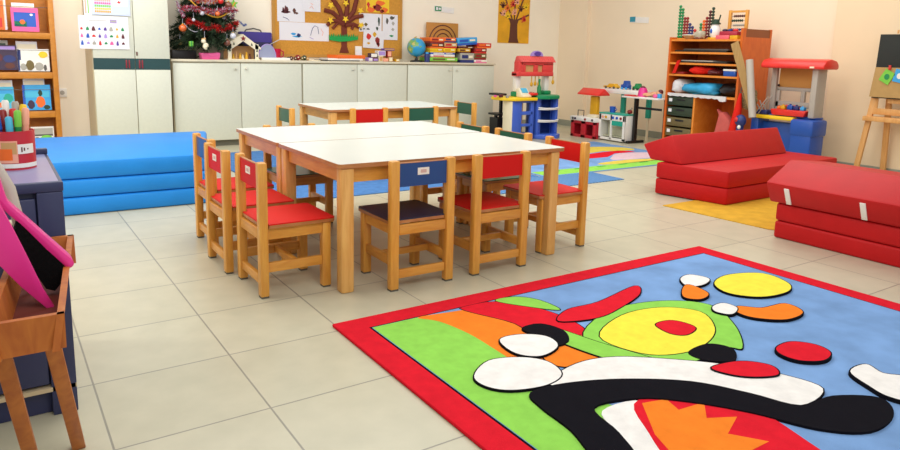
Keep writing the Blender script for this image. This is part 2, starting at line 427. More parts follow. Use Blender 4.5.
for r in range(7):
    for c in range(8):
        m.box(.64+c*.0165, .653+c*.0165, Y-.005, Y-.004, 1.262+r*.024, 1.279+r*.024, m=1+(r*3+c*5) % 5)
m.box(.79, .905, Y-.005, Y-.004, 1.322, 1.385, m=6); m.box(.79, .905, Y-.005, Y-.004, 1.4, 1.47, m=6)
m.prism([(.82, 1.352), (.84, 1.345), (.86, 1.37), (.845, 1.36), (.835, 1.37)], Y-.0056, Y-.005, 'y', m=8)
tag(m.build('wall_calendar', ['paper_blue', 'gold', 'ltgreen', 'peach', 'yellow', 'pink', 'paper', 'paper_blue', 'red']), 'pale blue calendar with a coloured grid above the picture chart', 'calendar')
m = MB(); m.box(.556, .616, 4.346, 4.3495, 1.235, 1.52, m=0); m.box(.564, .575, 4.3452, 4.346, 1.25, 1.5, m=1); m.box(.586, .594, 4.3452, 4.346, 1.25, 1.5, m=2)
tag(m.build('paper_strip', ['paper', 'peach', 'ltgreen']), 'narrow paper strip with coloured lines beside the calendar', 'paper')
t = thing('power_outlet', 'small white square wall outlet beside the bookcase', 'outlet', (.385, WY, .49))
box(.346, .424, WY-.012, WY, .488, .57, bev=.004).build('plate', 'white', t)
m = MB(); m.tube([(.385, WY-.0125, .529), (.385, WY-.0155, .529)], .02, seg=16); m.build('socket', 'grey', t)

# ------------------------------------------------------------------ bookcase
t = thing('bookcase', 'golden wooden display bookcase with picture books facing out', 'bookcase', (-.1, 4.72, 0))
box(.3, .342, 4.585, 4.86, 0, 1.75, bev=.003).build('side_panel', 'bookcase', t)
box(-.5, -.462, 4.585, 4.86, 0, 1.75, bev=.003).build('side_panel', 'bookcase', t)
box(-.462, .3, 4.83, 4.86, .05, 1.75).build('back_panel', 'bookcase', t)
box(-.462, .3, 4.6, 4.86, .0, .07).build('plinth', 'bookcase', t)
lips = [(1.018, 1.075), (.672, .732), (.325, .388)]
for a, b in lips:
    m = MB(); m.box(-.462, .3, 4.6, 4.83, a, a+.018); m.box(-.462, .3, 4.588, 4.606, a, b-.004, bev=.003)
    m.build('shelf', 'bookcase', t)
for z in (1.29, .92, .575):
    m = MB(); m.tube([(-.462, 4.6, z), (.3, 4.6, z)], .0025, seg=6); m.build('wire', 'dkgrey', t)
def picture_book(x0, x1, z0, z1, cover, pic, label, y0=4.63, lean=.07, back=False):
    b = thing('picture_book', label, 'book', ((x0+x1)/2, y0, z0), group='picture books on the display bookcase')
    h = z1-z0; R = Matrix.Rotation(-lean, 3, 'X'); c = ((x0+x1)/2, y0, z0)
    m = MB(); m.box(x0, x1, y0, y0+.004, z0, z1, m=0, rot=R, about=c)
    for px0, px1, pz0, pz1, k in pic:
        W = x1-x0
        if isinstance(k, tuple):
            k, kind = k; n = 14
            cx, cz, rx, rz = x0+W*(px0+px1)/2, z0+h*(pz0+pz1)/2, W*(px1-px0)/2, h*(pz1-pz0)/2
            mm = MB(); mm.prism([(cx+rx*math.cos(2*PI*i/n)*(1+.15*math.sin(3*i)), cz+rz*math.sin(2*PI*i/n)) for i in range(n)], y0-.0022, y0-.001, 'y', m=k)
            bm = bmesh.new(); vs = [bm.verts.new(v) for v in mm.v]
            for f in mm.f: bm.faces.new([vs[i] for i in f])
            m.add(bm, k, Matrix.Translation(c) @ R.to_4x4() @ Matrix.Translation(-Vector(c)))
        else:
            m.box(x0+W*px0, x0+W*px1, y0-.001, y0, z0+h*pz0, z0+h*pz1, m=k, rot=R, about=c)
    m.build('cover', cover, b)
    m = MB(); m.box(x0+.003, x1-.003, y0+.004, y0+.014, z0+.002, z1-.004, rot=R, about=c); m.build('pages', 'paper', b)
    return b
picture_book(.02, .225, 1.08, 1.285, ['pink', 'blue', 'green', 'orange', 'white'],
    [(.1, .9, .2, .8, 1), (.1, .55, .2, .42, 2), (.3, .5, .3, .5, (3, 'o')), (.68, .8, .66, .76, (4, 'o'))], 'pink framed picture book with a blue night picture, top visible shelf')
picture_book(.03, .2, 1.09, 1.325, ['paper', 'cream'], [(.05, .95, .05, .9, 1)], 'white book standing behind the pink framed book', y0=4.66)
picture_book(-.2, -.03, 1.09, 1.34, ['orange', 'red'], [(.08, .9, .08, .4, 1)], 'orange covered picture book beside the pink framed one')
picture_book(-.22, -.012, 1.09, 1.372, ['paper', 'cream'], [(.05, .95, .05, .9, 1)], 'white book standing behind the orange covered book', y0=4.66)
picture_book(.045, .285, .735, .93, ['white', 'ltgreen', 'olive', 'grey', 'yellow', 'navy', 'dkgrey'],
    [(.66, .95, .6, .9, (4, 'o')), (.24, .5, .03, .5, (2, 'o')), (.52, .8, .03, .4, (3, 'o')), (.06, .26, .04, .35, (3, 'o')), (.8, .9, .02, .3, (6, 'o')), (.02, .1, .5, .95, 5), (.0, .05, .02, .98, 5)], 'white animal picture book with a yellow sun patch, second shelf')
picture_book(.04, .2, .75, .995, ['paper', 'cream'], [(.05, .95, .05, .9, 1)], 'white book standing behind the animal picture book', y0=4.66)
picture_book(-.17, .04, .745, .96, ['plum', 'navy', 'brown', 'lilac', 'maroon'],
    [(.5, .95, .3, .6, (1, 'o')), (.55, .9, .05, .3, (2, 'o')), (.05, .5, .3, .7, (4, 'o')), (.05, .95, .8, .95, 3)], 'dark plum picture book, second shelf')
picture_book(-.18, -.02, .75, 1.0, ['grey', 'dkgreen'], [(.1, .9, .1, .9, 1)], 'dark grey green book behind the plum picture book', y0=4.66)
picture_book(.06, .275, .39, .615, ['sky', 'cyan', 'orange', 'plum', 'dkgreen', 'blue', 'ltgreen'],
    [(.05, .95, .5, .75, 1), (.45, .78, .1, .55, (2, 'o')), (.15, .4, .05, .4, (3, 'o')), (.55, .7, .55, .8, (4, 'o')), (.72, .95, .02, .2, (4, 'o')), (0, .09, 0, 1, 5)], 'sky blue picture book with an orange figure, third shelf')
picture_book(.07, .235, .41, .675, ['paper', 'cream'], [(.05, .95, .05, .9, 1)], 'white book standing behind the sky blue picture book', y0=4.66)
picture_book(-.2, -.005, .4, .6, ['cyan', 'orange', 'teal', 'sky'], [(.1, .55, .05, .35, (1, 'o')), (.6, .95, .3, .7, (2, 'o')), (.05, .95, .7, .9, 3)], 'pale cyan picture book beside the sky blue one, third shelf')
picture_book(-.2, -.01, .41, .655, ['paper', 'cream'], [(.05, .95, .05, .9, 1)], 'white book standing behind the pale cyan picture book', y0=4.66)
picture_book(.1, .28, .085, .24, ['white', 'olive', 'grey', 'ltgreen', 'dkgrey'], [(.05, .95, .55, .9, 2), (.4, .9, .2, .5, (3, 'o')), (.1, .4, .1, .4, (1, 'o')), (.05, .95, .45, .55, 4)], 'white and olive book on the lowest visible shelf')

# ------------------------------------------------------------------ blue floor mattress and red foam seats
t = thing('folding_mattress', 'bright blue folded foam floor mattress in front of the bookcase and wardrobe', 'mattress', (.2, 2.55, 0))
for i, (a, b) in enumerate(((0, .105), (.106, .21), (.211, .32))):
    e = .006*i
    m = MB(); m.prism([(-.75, 1.925+e), (.93, 1.89+e), (1.262-e, 3.13), (-.75, 3.15)], a, b, 'z', bev=.022)
    m.build('foam_layer', 'blue_foam', t)

R = math.radians(1)
t = thing('foam_seat', 'red foam seat with wedge backrest standing on the mustard mat', 'foam seat', (3.96, .212, .005), R, group='red folding foam seats')
L = 1.44
for a, b in ((0, .115), (.117, .232)):
    m = MB(); m.prism([(-.02, 0), (L, 0), (L-.03, .53), (-.115, .53)], a, b, 'z', bev=.014); m.build('foam_layer', 'red_foam', t, local=True)
m = MB(); m.prism([(.34, .235), (.625, .235), (.70, .34), (.445, .438)], -.07, 1.30, 'x', bev=.012)
m.build('backrest_wedge', 'red_foam_top', t, local=True)
t = thing('foam_seat', 'red folded foam seat nearest the play rug, white strap tabs along its front', 'foam seat', (3.75, -.85, 0), 0, group='red folding foam seats')
for a, b in ((0, .098), (.1, .2)):
    m = MB(); m.box(3.468, 4.12, -1.66, -.42, a, b, bev=.014, seg=3); m.build('foam_layer', 'red_foam', t)
m = MB(); m.prism([(3.455, .203), (4.1, .203), (4.13, .30), (4.0, .395), (3.62, .43), (3.4, .32)], -1.65, -.385, 'y', bev=.012)
w = m.build('folded_backrest', 'red_foam_top', t)
for y in (-.505, -.905, -1.3):
    m = MB(); m.box(-.003, .003, -.014, .014, -.055, .045, bev=.001); o = m.build('strap_tab', 'white', t, local=True)
    o.location = (3.426-3.75, y+.85, .258); o.rotation_euler = (.0, -.44, 0)
m = MB(); pl = spline([(3.56, .43), (3.56, -.3), (3.60, -.46), (4.6, -.5), (5.3, -.2), (5.3, .5), (4.4, .5)], 1)
m.prism([(3.555, .43), (3.585, -.06), (3.6, -.3), (3.63, -.37), (3.7, -.38), (5.45, -.38), (5.45, .43)], 0, .005)
tag(m.build('floor_mat', 'yellow_mat'), 'thin mustard yellow mat under the red foam seat', 'mat')

# ------------------------------------------------------------------ rugs
m = MB(); m.box(1.4, 3.52, 1.66, 3.95, 0, .006, bev=.002)
tag(m.build('carpet', 'plain_blue'), 'plain blue carpet under the separate small white table', 'carpet')
m = MB(); m.box(2.55, 4.075, 1.245, 1.655, 0, .006, bev=.002)
tag(m.build('runner_mat', 'stripe'), 'striped blue runner mat behind the sideways red chair', 'mat')
# road-and-fields rug in the toy corner
m = MB(); X0, X1, Y0, Y1 = 3.55, 5.62, 1.62, 3.12
m.box(X0, X1, Y0, Y1, 0, .007, m=0, bev=.002); z = .0072
m.box(X0+.02, X1-.02, Y0+.012, Y0+.2, z, z+.0006, m=1)
for k in range(7): m.box(X0+.2+k*.28, X0+.31+k*.28, Y0+.15, Y0+.175, z+.0006, z+.001, m=2)
def blob(mb, pts, k, zz, sm=5, h=.0006):
    mb.prism(spline([(*p, 0) for p in pts], sm) if sm > 1 else pts, zz, zz+h, 'z', m=k)
for pts, k in (([(4.45, 1.84), (4.95, 1.80), (5.55, 1.84), (5.55, 1.93), (5.2, 1.91), (4.9, 1.96), (4.5, 1.93)], 3), ([(4.75, 2.0), (5.2, 1.95), (5.55, 1.97), (5.55, 2.2), (5.15, 2.3), (4.9, 2.16)], 5),
    ([(4.5, 2.2), (4.85, 2.17), (5.1, 2.31), (5.4, 2.3), (5.3, 2.45), (4.85, 2.4), (4.6, 2.33)], 4), ([(4.85, 2.44), (5.1, 2.48), (5.5, 2.4), (5.55, 2.6), (5.25, 2.78), (4.95, 2.68)], 3), ([(4.3, 2.4), (4.7, 2.42), (4.83, 2.6), (4.6, 2.7), (4.3, 2.6)], 6)):
    blob(m, pts, k, z, 2)
tag(m.build('small_rug', ['pile_blue', 'pile_green', 'pile_dkgreen', 'pile_gold', 'pile_red', 'pile_pink', 'pile_orange']), 'blue rug with green edge and coloured patches before the toy kitchens', 'rug')

# the bright play rug
RX0, RX1, RY0, RY1 = .783, 2.888, -2.5, -.357
t = thing('play_rug', 'large bright rug with red border and colourful abstract shapes on blue', 'rug', ((RX0+RX1)/2, (RY0+RY1)/2, 0))
m = MB(); m.box(RX0, RX1, RY0, RY1, 0, .013, bev=.005); m.build('border', 'pile_red', t)
bw = .1
m = MB(); m.box(RX0+bw, RX1-bw, RY0+bw, RY1-bw, .012, .0135, m=1); m.box(RX0+bw+.007, RX1-bw-.007, RY0+bw+.007, RY1-bw-.007, .0135, .0139, m=0)
m.build('field', ['pile_blue', 'pile_black'], t)
S = {
 'green_hill': [(.892, -.466), (1.08, -.466), (1.13, -.48), (1.16, -.64), (1.17, -.81), (1.19, -.93), (1.22, -1.1), (1.21, -1.27), (1.25, -1.42), (1.31, -1.6), (1.4, -1.8), (1.5, -2.1), (1.4, -2.39), (.892, -2.39)],
 'orange_band': [(1.08, -.468), (1.2, -.48), (1.32, -.51), (1.34, -.63), (1.36, -.74), (1.31, -.9), (1.23, -1.01), (1.16, -1.0), (1.16, -.86), (1.16, -.69), (1.13, -.54)],
 'red_band': [(1.27, -.47), (1.43, -.48), (1.52, -.59), (1.56, -.73), (1.54, -.88), (1.41, -.96), (1.31, -.95), (1.32, -.86), (1.36, -.7)],
 'green_leaf': [(1.44, -.475), (1.54, -.48), (1.6, -.56), (1.6, -.68), (1.52, -.6)],
 'orange_wing': [(1.27, -.96), (1.47, -.9), (1.57, -.97), (1.59, -1.14), (1.5, -1.17), (1.42, -1.07), (1.27, -1.06)],
 'white_drop': [(.98, -.97), (1.08, -.91), (1.18, -.94), (1.24, -1.01), (1.22, -1.1), (1.13, -1.13), (1.02, -1.1), (.97, -1.04)],
 'white_cloud': [(1.21, -.8), (1.3, -.8), (1.37, -.86), (1.35, -.94), (1.25, -.97), (1.19, -.91)],
 'black_leaf': [(1.34, -.76), (1.43, -.76), (1.46, -.85), (1.41, -.93), (1.34, -.93), (1.35, -.86)],
 'white_ribbon': [(1.15, -1.12), (1.31, -1.07), (1.46, -1.1), (1.62, -1.22), (1.74, -1.34), (1.82, -1.46), (1.84, -1.58), (1.68, -1.6), (1.62, -1.48), (1.53, -1.34), (1.38, -1.24), (1.2, -1.2)],
 'black_ribbon': [(1.06, -1.14), (1.19, -1.15), (1.36, -1.22), (1.53, -1.34), (1.62, -1.48), (1.68, -1.6), (1.82, -1.62), (1.93, -1.7), (1.86, -1.77), (1.71, -1.78), (1.6, -1.7), (1.52, -1.55), (1.42, -1.42), (1.31, -1.33), (1.16, -1.3), (1.12, -1.43), (1.06, -1.55), (.98, -1.5), (1.02, -1.35), (1.03, -1.22)],
 'green_trim': [(1.48, -.93), (1.76, -.79), (2.02, -.82), (2.16, -.95), (2.06, -1.13), (1.9, -1.27), (1.85, -1.24), (1.64, -1.25), (1.5, -1.17)],
 'yellow_egg': [(1.54, -.95), (1.76, -.85), (1.96, -.87), (2.06, -.98), (1.97, -1.11), (1.83, -1.18), (1.68, -1.19), (1.56, -1.12)],
 'red_crest': [(1.51, -.77), (1.62, -.7), (1.79, -.7), (2.07, -.64), (2.01, -.72), (1.82, -.79), (1.66, -.82)],
 'red_swirl': [(1.8, -.98), (1.88, -.98), (1.91, -1.03), (1.9, -1.08), (1.82, -1.1), (1.78, -1.06)],
 'green_beam': [(1.4, -.75), (1.45, -.8), (1.5, -.99), (1.57, -1.21), (1.53, -1.25), (1.48, -1.22), (1.41, -1.04), (1.38, -.86)],
 'yellow_oval': [(2.4, -.8), (2.56, -.76), (2.72, -.83), (2.69, -.97), (2.58, -1.03), (2.42, -1.01), (2.34, -.91)],
 'white_oval': [(2.31, -.69), (2.4, -.67), (2.43, -.75), (2.34, -.79), (2.26, -.77)],
 'orange_oval': [(2.21, -.78), (2.28, -.76), (2.26, -.87), (2.17, -.9), (2.13, -.85)],
 'orange_comet': [(2.23, -1.03), (2.3, -1.09), (2.43, -1.11), (2.4, -1.2), (2.27, -1.21), (2.18, -1.14), (2.17, -1.07)],
 'white_puff': [(2.14, -.98), (2.21, -.98), (2.21, -1.04), (2.13, -1.07), (2.1, -1.02)],
 'red_oval': [(1.99, -1.34), (2.08, -1.34), (2.13, -1.4), (2.11, -1.46), (2.03, -1.48), (1.96, -1.44), (1.95, -1.38)],
 'red_leaf': [(1.66, -1.32), (1.78, -1.34), (1.84, -1.41), (1.8, -1.46), (1.72, -1.43), (1.67, -1.38)],
 'white_crescent': [(2.02, -1.57), (2.12, -1.57), (2.1, -1.63), (2.14, -1.68), (2.14, -1.73), (2.0, -1.79), (1.95, -1.72), (1.97, -1.65)],
 'black_drop': [(1.7, -1.2), (1.82, -1.19), (1.86, -1.26), (1.78, -1.32), (1.7, -1.27)],
 'red_flame': [(1.31, -1.33), (1.56, -1.46), (1.55, -1.6), (1.5, -1.8), (1.5, -2.0), (1.05, -1.9), (1.1, -1.66), (1.19, -1.47)],
 'orange_flame': [(1.3, -1.35), (1.38, -1.37), (1.36, -1.43), (1.46, -1.44), (1.39, -1.5), (1.47, -1.54), (1.37, -1.58), (1.43, -1.66), (1.32, -1.66), (1.34, -1.8), (1.1, -1.8), (1.15, -1.6), (1.2, -1.48)],
 'white_flame': [(1.17, -1.32), (1.31, -1.34), (1.2, -1.48), (1.12, -1.63), (1.06, -1.6), (1.12, -1.43)],
}
K = {'pile_green': 0, 'pile_orange': 1, 'pile_red': 2, 'pile_white': 3, 'pile_black': 4, 'pile_yellow': 5, 'pile_dkgreen': 6}
order = [('green_hill', 0), ('orange_band', 1), ('red_band', 2), ('green_leaf', 0), ('orange_wing', 1), ('white_flame', 3), ('red_flame', 2), ('orange_flame', 1), ('green_trim', 0), ('yellow_egg', 5),
    ('red_crest', 2), ('red_swirl', 2), ('green_beam', 0), ('black_drop', 4), ('white_ribbon', 3), ('black_ribbon', 4), ('white_drop', 3), ('black_leaf', 4), ('white_cloud', 3), ('yellow_oval', 5), ('white_oval', 3),
    ('orange_oval', 1), ('orange_comet', 1), ('white_puff', 3), ('red_leaf', 2), ('red_oval', 2), ('white_crescent', 3)]
def offset(p, d):
    n = len(p); A = sum(p[i][0]*p[(i+1) % n][1]-p[(i+1) % n][0]*p[i][1] for i in range(n)); s = 1 if A > 0 else -1; out = []
    for i in range(n):
        a, b = Vector(p[i-1][:2]), Vector(p[(i+1) % n][:2]); e = (b-a).normalized()
        out.append((p[i][0]+s*e.y*d, p[i][1]-s*e.x*d))
    return out
m = MB(); z = .0139
lox, hix, loy, hiy = RX0+bw+.007, RX1-bw-.007, RY0+bw+.007, RY1-bw-.007
def clampp(p): return [(min(max(a, lox), hix), min(max(b, loy), hiy)) for a, b, *_ in p]
for i, (k, c) in enumerate(order):
    hard = k in ('orange_flame', 'green_hill')
    pts = S[k] if hard else [(a, b) for a, b, _ in spline([(*p, 0) for p in S[k]], 5)]
    zz = z+.0005*i
    if c not in (4,) and k not in ('white_flame', 'orange_flame', 'red_flame', 'green_hill', 'orange_band'):
        m.prism(clampp(offset(pts, .0045)), z-.0002, zz+.0002, 'z', m=4)
    m.prism(clampp(pts), z-.0002, zz+.0005, 'z', m=c)
m.build('pattern', list(K), t, smooth=20)

# ------------------------------------------------------------------ near left: drawer chest, marker pot, planter with brush and dustpan
t = thing('drawer_chest', 'navy painted wooden chest with worn edges beside the wooden trough', 'chest', (-.3, -.27, 0))
m = MB(); m.box(-.62, -.055, -.515, 0, 0, .615, bev=.004); m.build('body', 'navy_box', t)
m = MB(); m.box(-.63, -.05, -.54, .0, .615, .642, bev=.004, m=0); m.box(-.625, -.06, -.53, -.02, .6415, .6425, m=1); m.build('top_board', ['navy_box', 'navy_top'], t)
box(-.63, -.05, -.02, .004, .642, .66, bev=.003).build('back_ledge', 'navy_box', t)
for a, b in ((.09, .34), (.35, .6)):
    d = box(-.6, -.115, -.535, -.514, a, b, bev=.004).build('drawer', 'navy_box', t)
    m = MB()
    m.ball((-.175, -.537, b-.055), (.014, .006, .008)); m.build('knob', 'cream', d)
m = MB(); m.box(-.62, -.052, -.54, -.514, .07, .082, m=0); m.build('worn_edge', P('worn_paint', '#c9b592', .7), t)
box(-.112, -.052, -.54, -.514, .0, .615, bev=.003).build('corner_post', 'navy_box', t)

cx, cy, cz = -.145, -.262, .6425
t = thing('marker_pot', 'red marker pot with worn yellow picture label on the navy chest', 'pot', (cx, cy, cz))
m = MB(); m.lathe([(.0, .002), (.05, .002), (.052, .0), (.053, .108), (.05, .108), (.048, .01), (0, .01)], (cx, cy, cz), seg=32); m.build('pot_body', P('pot_red', '#c22a3a', .35), t)
m = MB(); n = 32
def arc_patch(m, a0, a1, z0, z1, k, r=.0536, nn=8):
    for i in range(nn):
        p, q = a0+(a1-a0)*i/nn, a0+(a1-a0)*(i+1)/nn
        m.face([(cx+r*math.cos(p), cy+r*math.sin(p), cz+z0), (cx+r*math.cos(q), cy+r*math.sin(q), cz+z0), (cx+r*math.cos(q), cy+r*math.sin(q), cz+z1), (cx+r*math.cos(p), cy+r*math.sin(p), cz+z1)], k)
A = math.atan2(-2.3, -.05)
arc_patch(m, A-1.2, A+.15, .02, .082, 0); arc_patch(m, A-.9, A-.1, .028, .06, 1, .0539); arc_patch(m, A-.6, A+.1, .045, .078, 2, .0538); arc_patch(m, A-1.5, A+1.3, .006, .018, 3, .0538)
arc_patch(m, A-1.6, A-1.2, .01, .1, 4, .0538); arc_patch(m, A+.15, A+1.0, .045, .072, 3, .0542)
for i, (a, b) in enumerate(((.3, .34), (.42, .46), (.6, .64))):
    arc_patch(m, A+a, A+b+.03, .05+.003*i, .064-.002*i, 5, .0545, 2)
m.build('picture_label', ['peach', 'orange', 'tan', 'white', 'yellow', 'brown'], t, smooth=80)
pens = [(-.036, -.018, .155, 'navy', 'navy marker with blue cap leaning at the front of the pot'), (-.008, -.03, .148, 'sky', 'sky blue marker at the front of the pot'),
    (.014, -.026, .165, 'green', 'green marker in the pot beside the peach one'), (.034, -.012, .17, 'peach', 'peach coloured marker at the side of the pot'),
    (-.02, .006, .165, 'dkred', 'brown red marker standing in the middle of the pot'), (.004, .0, .168, 'red', 'red marker behind the green one in the pot'),
    (-.034, .02, .185, 'white', 'white capped pen at the back of the pot, nearest the frame edge'), (-.012, .03, .19, 'white', 'white capped pen at the middle back of the pot'),
    (.012, .028, .186, 'grey', 'grey white pen at the back of the pot beside the yellow one'), (.03, .02, .178, 'yellow', 'yellow tipped dark pen at the back of the pot')]
for i, (dx, dy, L, col, lb) in enumerate(pens):
    t = thing('marker_pen', lb, 'marker', (cx+dx*.75, cy+dy*.75, cz+.012), group='markers in the red pot')
    a = Vector((cx+dx*.7, cy+dy*.7, cz+.012)); b = Vector((cx+dx*1.02, cy+dy*1.02, cz+L)); d = (b-a)
    r = .0085
    m = MB(); m.tube([a, a+d*.72], r, seg=12); m.build('barrel', 'white' if col in ('white', 'grey') else col, t)
    m = MB(); m.tube([a+d*.7, a+d*.97, b], [r*1.12, r*1.08, r*.7], seg=12)
    m.build('cap', {'navy': 'blue', 'sky': 'cyan', 'green': 'ltgreen', 'white': 'white', 'yellow': 'yellow'}.get(col, col), t)

# planter trough: near end (y -1.15), far end (y -.545)
t = thing('wooden_trough', 'narrow orange wooden trough on splayed legs holding a brush and dustpan', 'trough', (-.12, -.85, 0))
fr, fl, nr, nl = Vector((-.036, -.55, .5)), Vector((-.165, -.55, .5)), Vector((-.107, -1.15, .5)), Vector((-.236, -1.15, .5))
th = .013; dep = .072
def wall(p, q, inward, nm):
    u = Vector(inward)*th; ins = Vector(inward)*.012; dz = Vector((0, 0, -dep))
    m = MB(); bm = bmesh.new()
    vs = [bm.verts.new(c) for c in (p, q, q+u, p+u, p+dz+ins, q+dz+ins, q+dz+ins+u, p+dz+ins+u)]
    for f in ((0, 1, 2, 3), (4, 7, 6, 5), (0, 4, 5, 1), (1, 5, 6, 2), (2, 6, 7, 3), (3, 7, 4, 0)): bm.faces.new([vs[i] for i in f])
    bmesh.ops.recalc_face_normals(bm, faces=list(bm.faces)); m.add(bm); m.build(nm, 'planter', t)
wall(nr, fr, (-1, 0, 0), 'side_board'); wall(nl, fl, (1, 0, 0), 'side_board'); wall(nl, nr, (0, 1, 0), 'end_board'); wall(fl, fr, (0, -1, 0), 'end_board')
m = MB(); m.face([nl+Vector((.02, .02, -dep+.006)), nr+Vector((-.02, .02, -dep+.006)), fr+Vector((-.02, -.02, -dep+.006)), fl+Vector((.02, -.02, -dep+.006))]); m.build('bottom_board', P('trough_floor', '#6b2a1c', .7), t)
for p0, p1 in (((-.13, -1.06, .435), (-.072, -.735, 0)), ((-.214, -1.06, .435), (-.17, -.778, 0))):
    MB().beam(p0, p1, .027, .03, bev=.004, side=(0, 1, 0)).build('leg', 'planter', t)
# brush and dustpan (flat shapes standing in the trough)
YB = -.86
t = thing('hand_brush', 'hot pink hand brush with black bristles leaning in the wooden trough', 'brush', (-.12, -.82, .44))
m = MB(); m.prism([(-.24, .80), (-.19, .72), (-.178, .66), (-.156, .632), (-.113, .577), (-.067, .519), (-.06, .505), (-.065, .494), (-.077, .494), (-.115, .545), (-.156, .604), (-.178, .63), (-.2, .66), (-.26, .77)], -.845, -.80, 'y', bev=.007)
m.build('brush_body', 'hot_pink', t)
m = MB(); m.prism([(-.164, .615), (-.115, .549), (-.074, .498), (-.084, .47), (-.103, .447), (-.12, .455), (-.146, .51), (-.175, .58)], -.842, -.805, 'y')
m.build('bristles', 'bristle', t)
t = thing('dustpan', 'hot pink dustpan standing in the wooden trough in front of the brush', 'dustpan', (-.14, -.905, .42))
m = MB(); m.prism([(-.22, .73), (-.192, .665), (-.174, .618), (-.152, .552), (-.128, .474), (-.106, .421), (-.112, .416), (-.138, .45), (-.169, .49), (-.205, .545), (-.24, .62), (-.25, .70)], -.912, -.906, 'y', bev=.002)
m.build('pan_plate', 'hot_pink', t)
m = MB(); m.tube([(-.196, -.903, .67), (-.178, -.903, .618), (-.156, -.903, .552), (-.132, -.903, .476), (-.11, -.904, .424)], .004, seg=8); m.build('rim', 'hot_pink', t)
m = MB(); m.tube([(-.245, -.74, .78), (-.2, -.75, .735), (-.172, -.76, .672), (-.16, -.775, .60), (-.15, -.79, .45)], [.014, .014, .013, .012, .011], seg=10)
tag(m.build('broom_handle', 'plastic_grey'), 'grey curved handle behind the pink brush in the trough', 'handle')

# ------------------------------------------------------------------ fir tree and things hanging on it
TX, TY = 1.66, 4.64
t = thing('decorated_tree', 'dark green artificial fir tree standing on the worktop', 'tree', (TX, TY, WZ))
m = MB(); m.tube([(TX, TY, WZ), (TX, TY, WZ+1.0)], [.022, .008], seg=8); m.build('trunk', 'brown', t)
m = MB()
for k in range(3):
    a = 2*PI*k/3+.4; m.beam((TX, TY, WZ+.05), (TX+.13*math.cos(a), TY+.13*math.sin(a), WZ+.006), .014, .012, side=(-math.sin(a), math.cos(a), 0))
m.build('foot', 'dkgreen', t)
m = MB(); rnd = random.Random(3)
for lev in range(13):
    f = lev/12; z0 = WZ+.16+f*.86; R = .34*(1-f)+.05; nb = int(17-9*f)
    for b in range(nb):
        a = 2*PI*(b+rnd.random()*.7)/nb+lev; RR = R*rnd.uniform(.82, 1.08)
        ca, sa = math.cos(a), math.sin(a)
        if TY+RR*sa > WY-.02: RR = max(.05, (WY-.02-TY)/sa)
        droop = rnd.uniform(.05, .12)
        P0 = Vector((TX, TY, z0+.03)); P1 = Vector((TX+RR*ca, TY+RR*sa, z0-droop*RR/.34))
        nn = int(18*RR/.34)+5
        for i in range(nn):
            s = (i+1)/nn; p = P0.lerp(P1, s); p.z += .03*math.sin(s*PI)
            for q in range(8):
                d = Vector((rnd.gauss(0, 1), rnd.gauss(0, 1), rnd.gauss(0, .7)))+Vector((ca, sa, 0))*.9; d.normalize()
                L = rnd.uniform(.032, .06); w = d.cross(Vector((rnd.random(), rnd.random(), rnd.random()))).normalized()*.0065
                if p.z < .965 or (p.z < 1.15 and p.x > 1.84 and p.y < 4.66): continue
                m.face([p-w, p+w, p+d*L])
m.v = [(max(x, 1.272), min(y, WY-.012), z) for x, y, z in m.v]
m.build('foliage', 'needle', t, smooth=180)
def garland(name, pts, mats, r, n, label, cat='garland', L=.022):
    g = MB(); rr = random.Random(len(pts)*7+n); pts = [Vector(p) for p in pts]
    segs = len(pts)-1
    for i in range(n):
        s = i/n*segs; k = int(s); p = pts[k].lerp(pts[k+1], s-k)
        d = Vector((rr.gauss(0, 1), rr.gauss(0, 1), rr.gauss(0, 1))).normalized(); w = d.cross(Vector((rr.random(), rr.random(), .3))).normalized()*.005
        g.face([p-w, p+w, p+d*rr.uniform(r*.6, r*1.2)], i % len(mats))
    return tag(g.build(name, mats, smooth=180), label, cat)
def swag(a0, a1, z, rad, sag, n=14):
    out = []
    for i in range(n+1):
        s = i/n; a = math.radians(a0+(a1-a0)*s)
        out.append((TX+rad*math.cos(a), TY+rad*math.sin(a)*.8, z-sag*math.sin(PI*s)))
    return out
garland('tinsel_garland', swag(228, 332, 1.225, .315, .06), ['tinsel_red', 'tinsel_red', 'dkred'], .045, 1500, 'bright red tinsel swag across the middle of the fir tree')
garland('tinsel_garland', [(TX-.27+.5*i/9, TY-.26-.03*math.sin(PI*i/9), 1.33+.015*math.sin(i)) for i in range(10)], ['tinsel_pink', 'tinsel_red', 'bronze', 'silver', 'tinsel_pink'], .04, 1300, 'pink and bronze tinsel strand higher on the fir tree')
garland('tinsel_garland', [(TX-.3, TY-.17, 1.4), (TX-.28, TY-.2, 1.32), (TX-.25, TY-.22, 1.26)], ['silver', 'tinsel_pink'], .024, 240, 'silver pink tinsel end hanging at the wardrobe side of the fir tree')
garland('tinsel_garland', [(TX+.3, TY-.12, 1.25), (TX+.34, TY-.13, 1.2), (TX+.37, TY-.13, 1.22)], ['silver', 'blue'], .02, 120, 'silver blue tinsel tip at the window side of the fir tree')
garland('tinsel_garland', swag(222, 300, 1.46, .26, .05), ['tinsel_red', 'tinsel_pink', 'silver', 'gold'], .035, 900, 'mixed pink and gold tinsel swag at the top of the picture on the fir tree')
garland('tinsel_garland', swag(292, 338, 1.30, .27, .04), ['bronze', 'tinsel_pink', 'silver'], .03, 420, 'short bronze tinsel swag at the board side of the fir tree')
def bead_string(pts, r, mat, label):
    g = MB()
    for p in pts: g.ball(p, r, u=8, v=6)
    return tag(g.build('bead_string', mat), label, 'bead string')
bead_string(swag(218, 262, 1.20, .30, .075, 30), .0052, 'silver', 'silver bead string looped low on the fir tree')
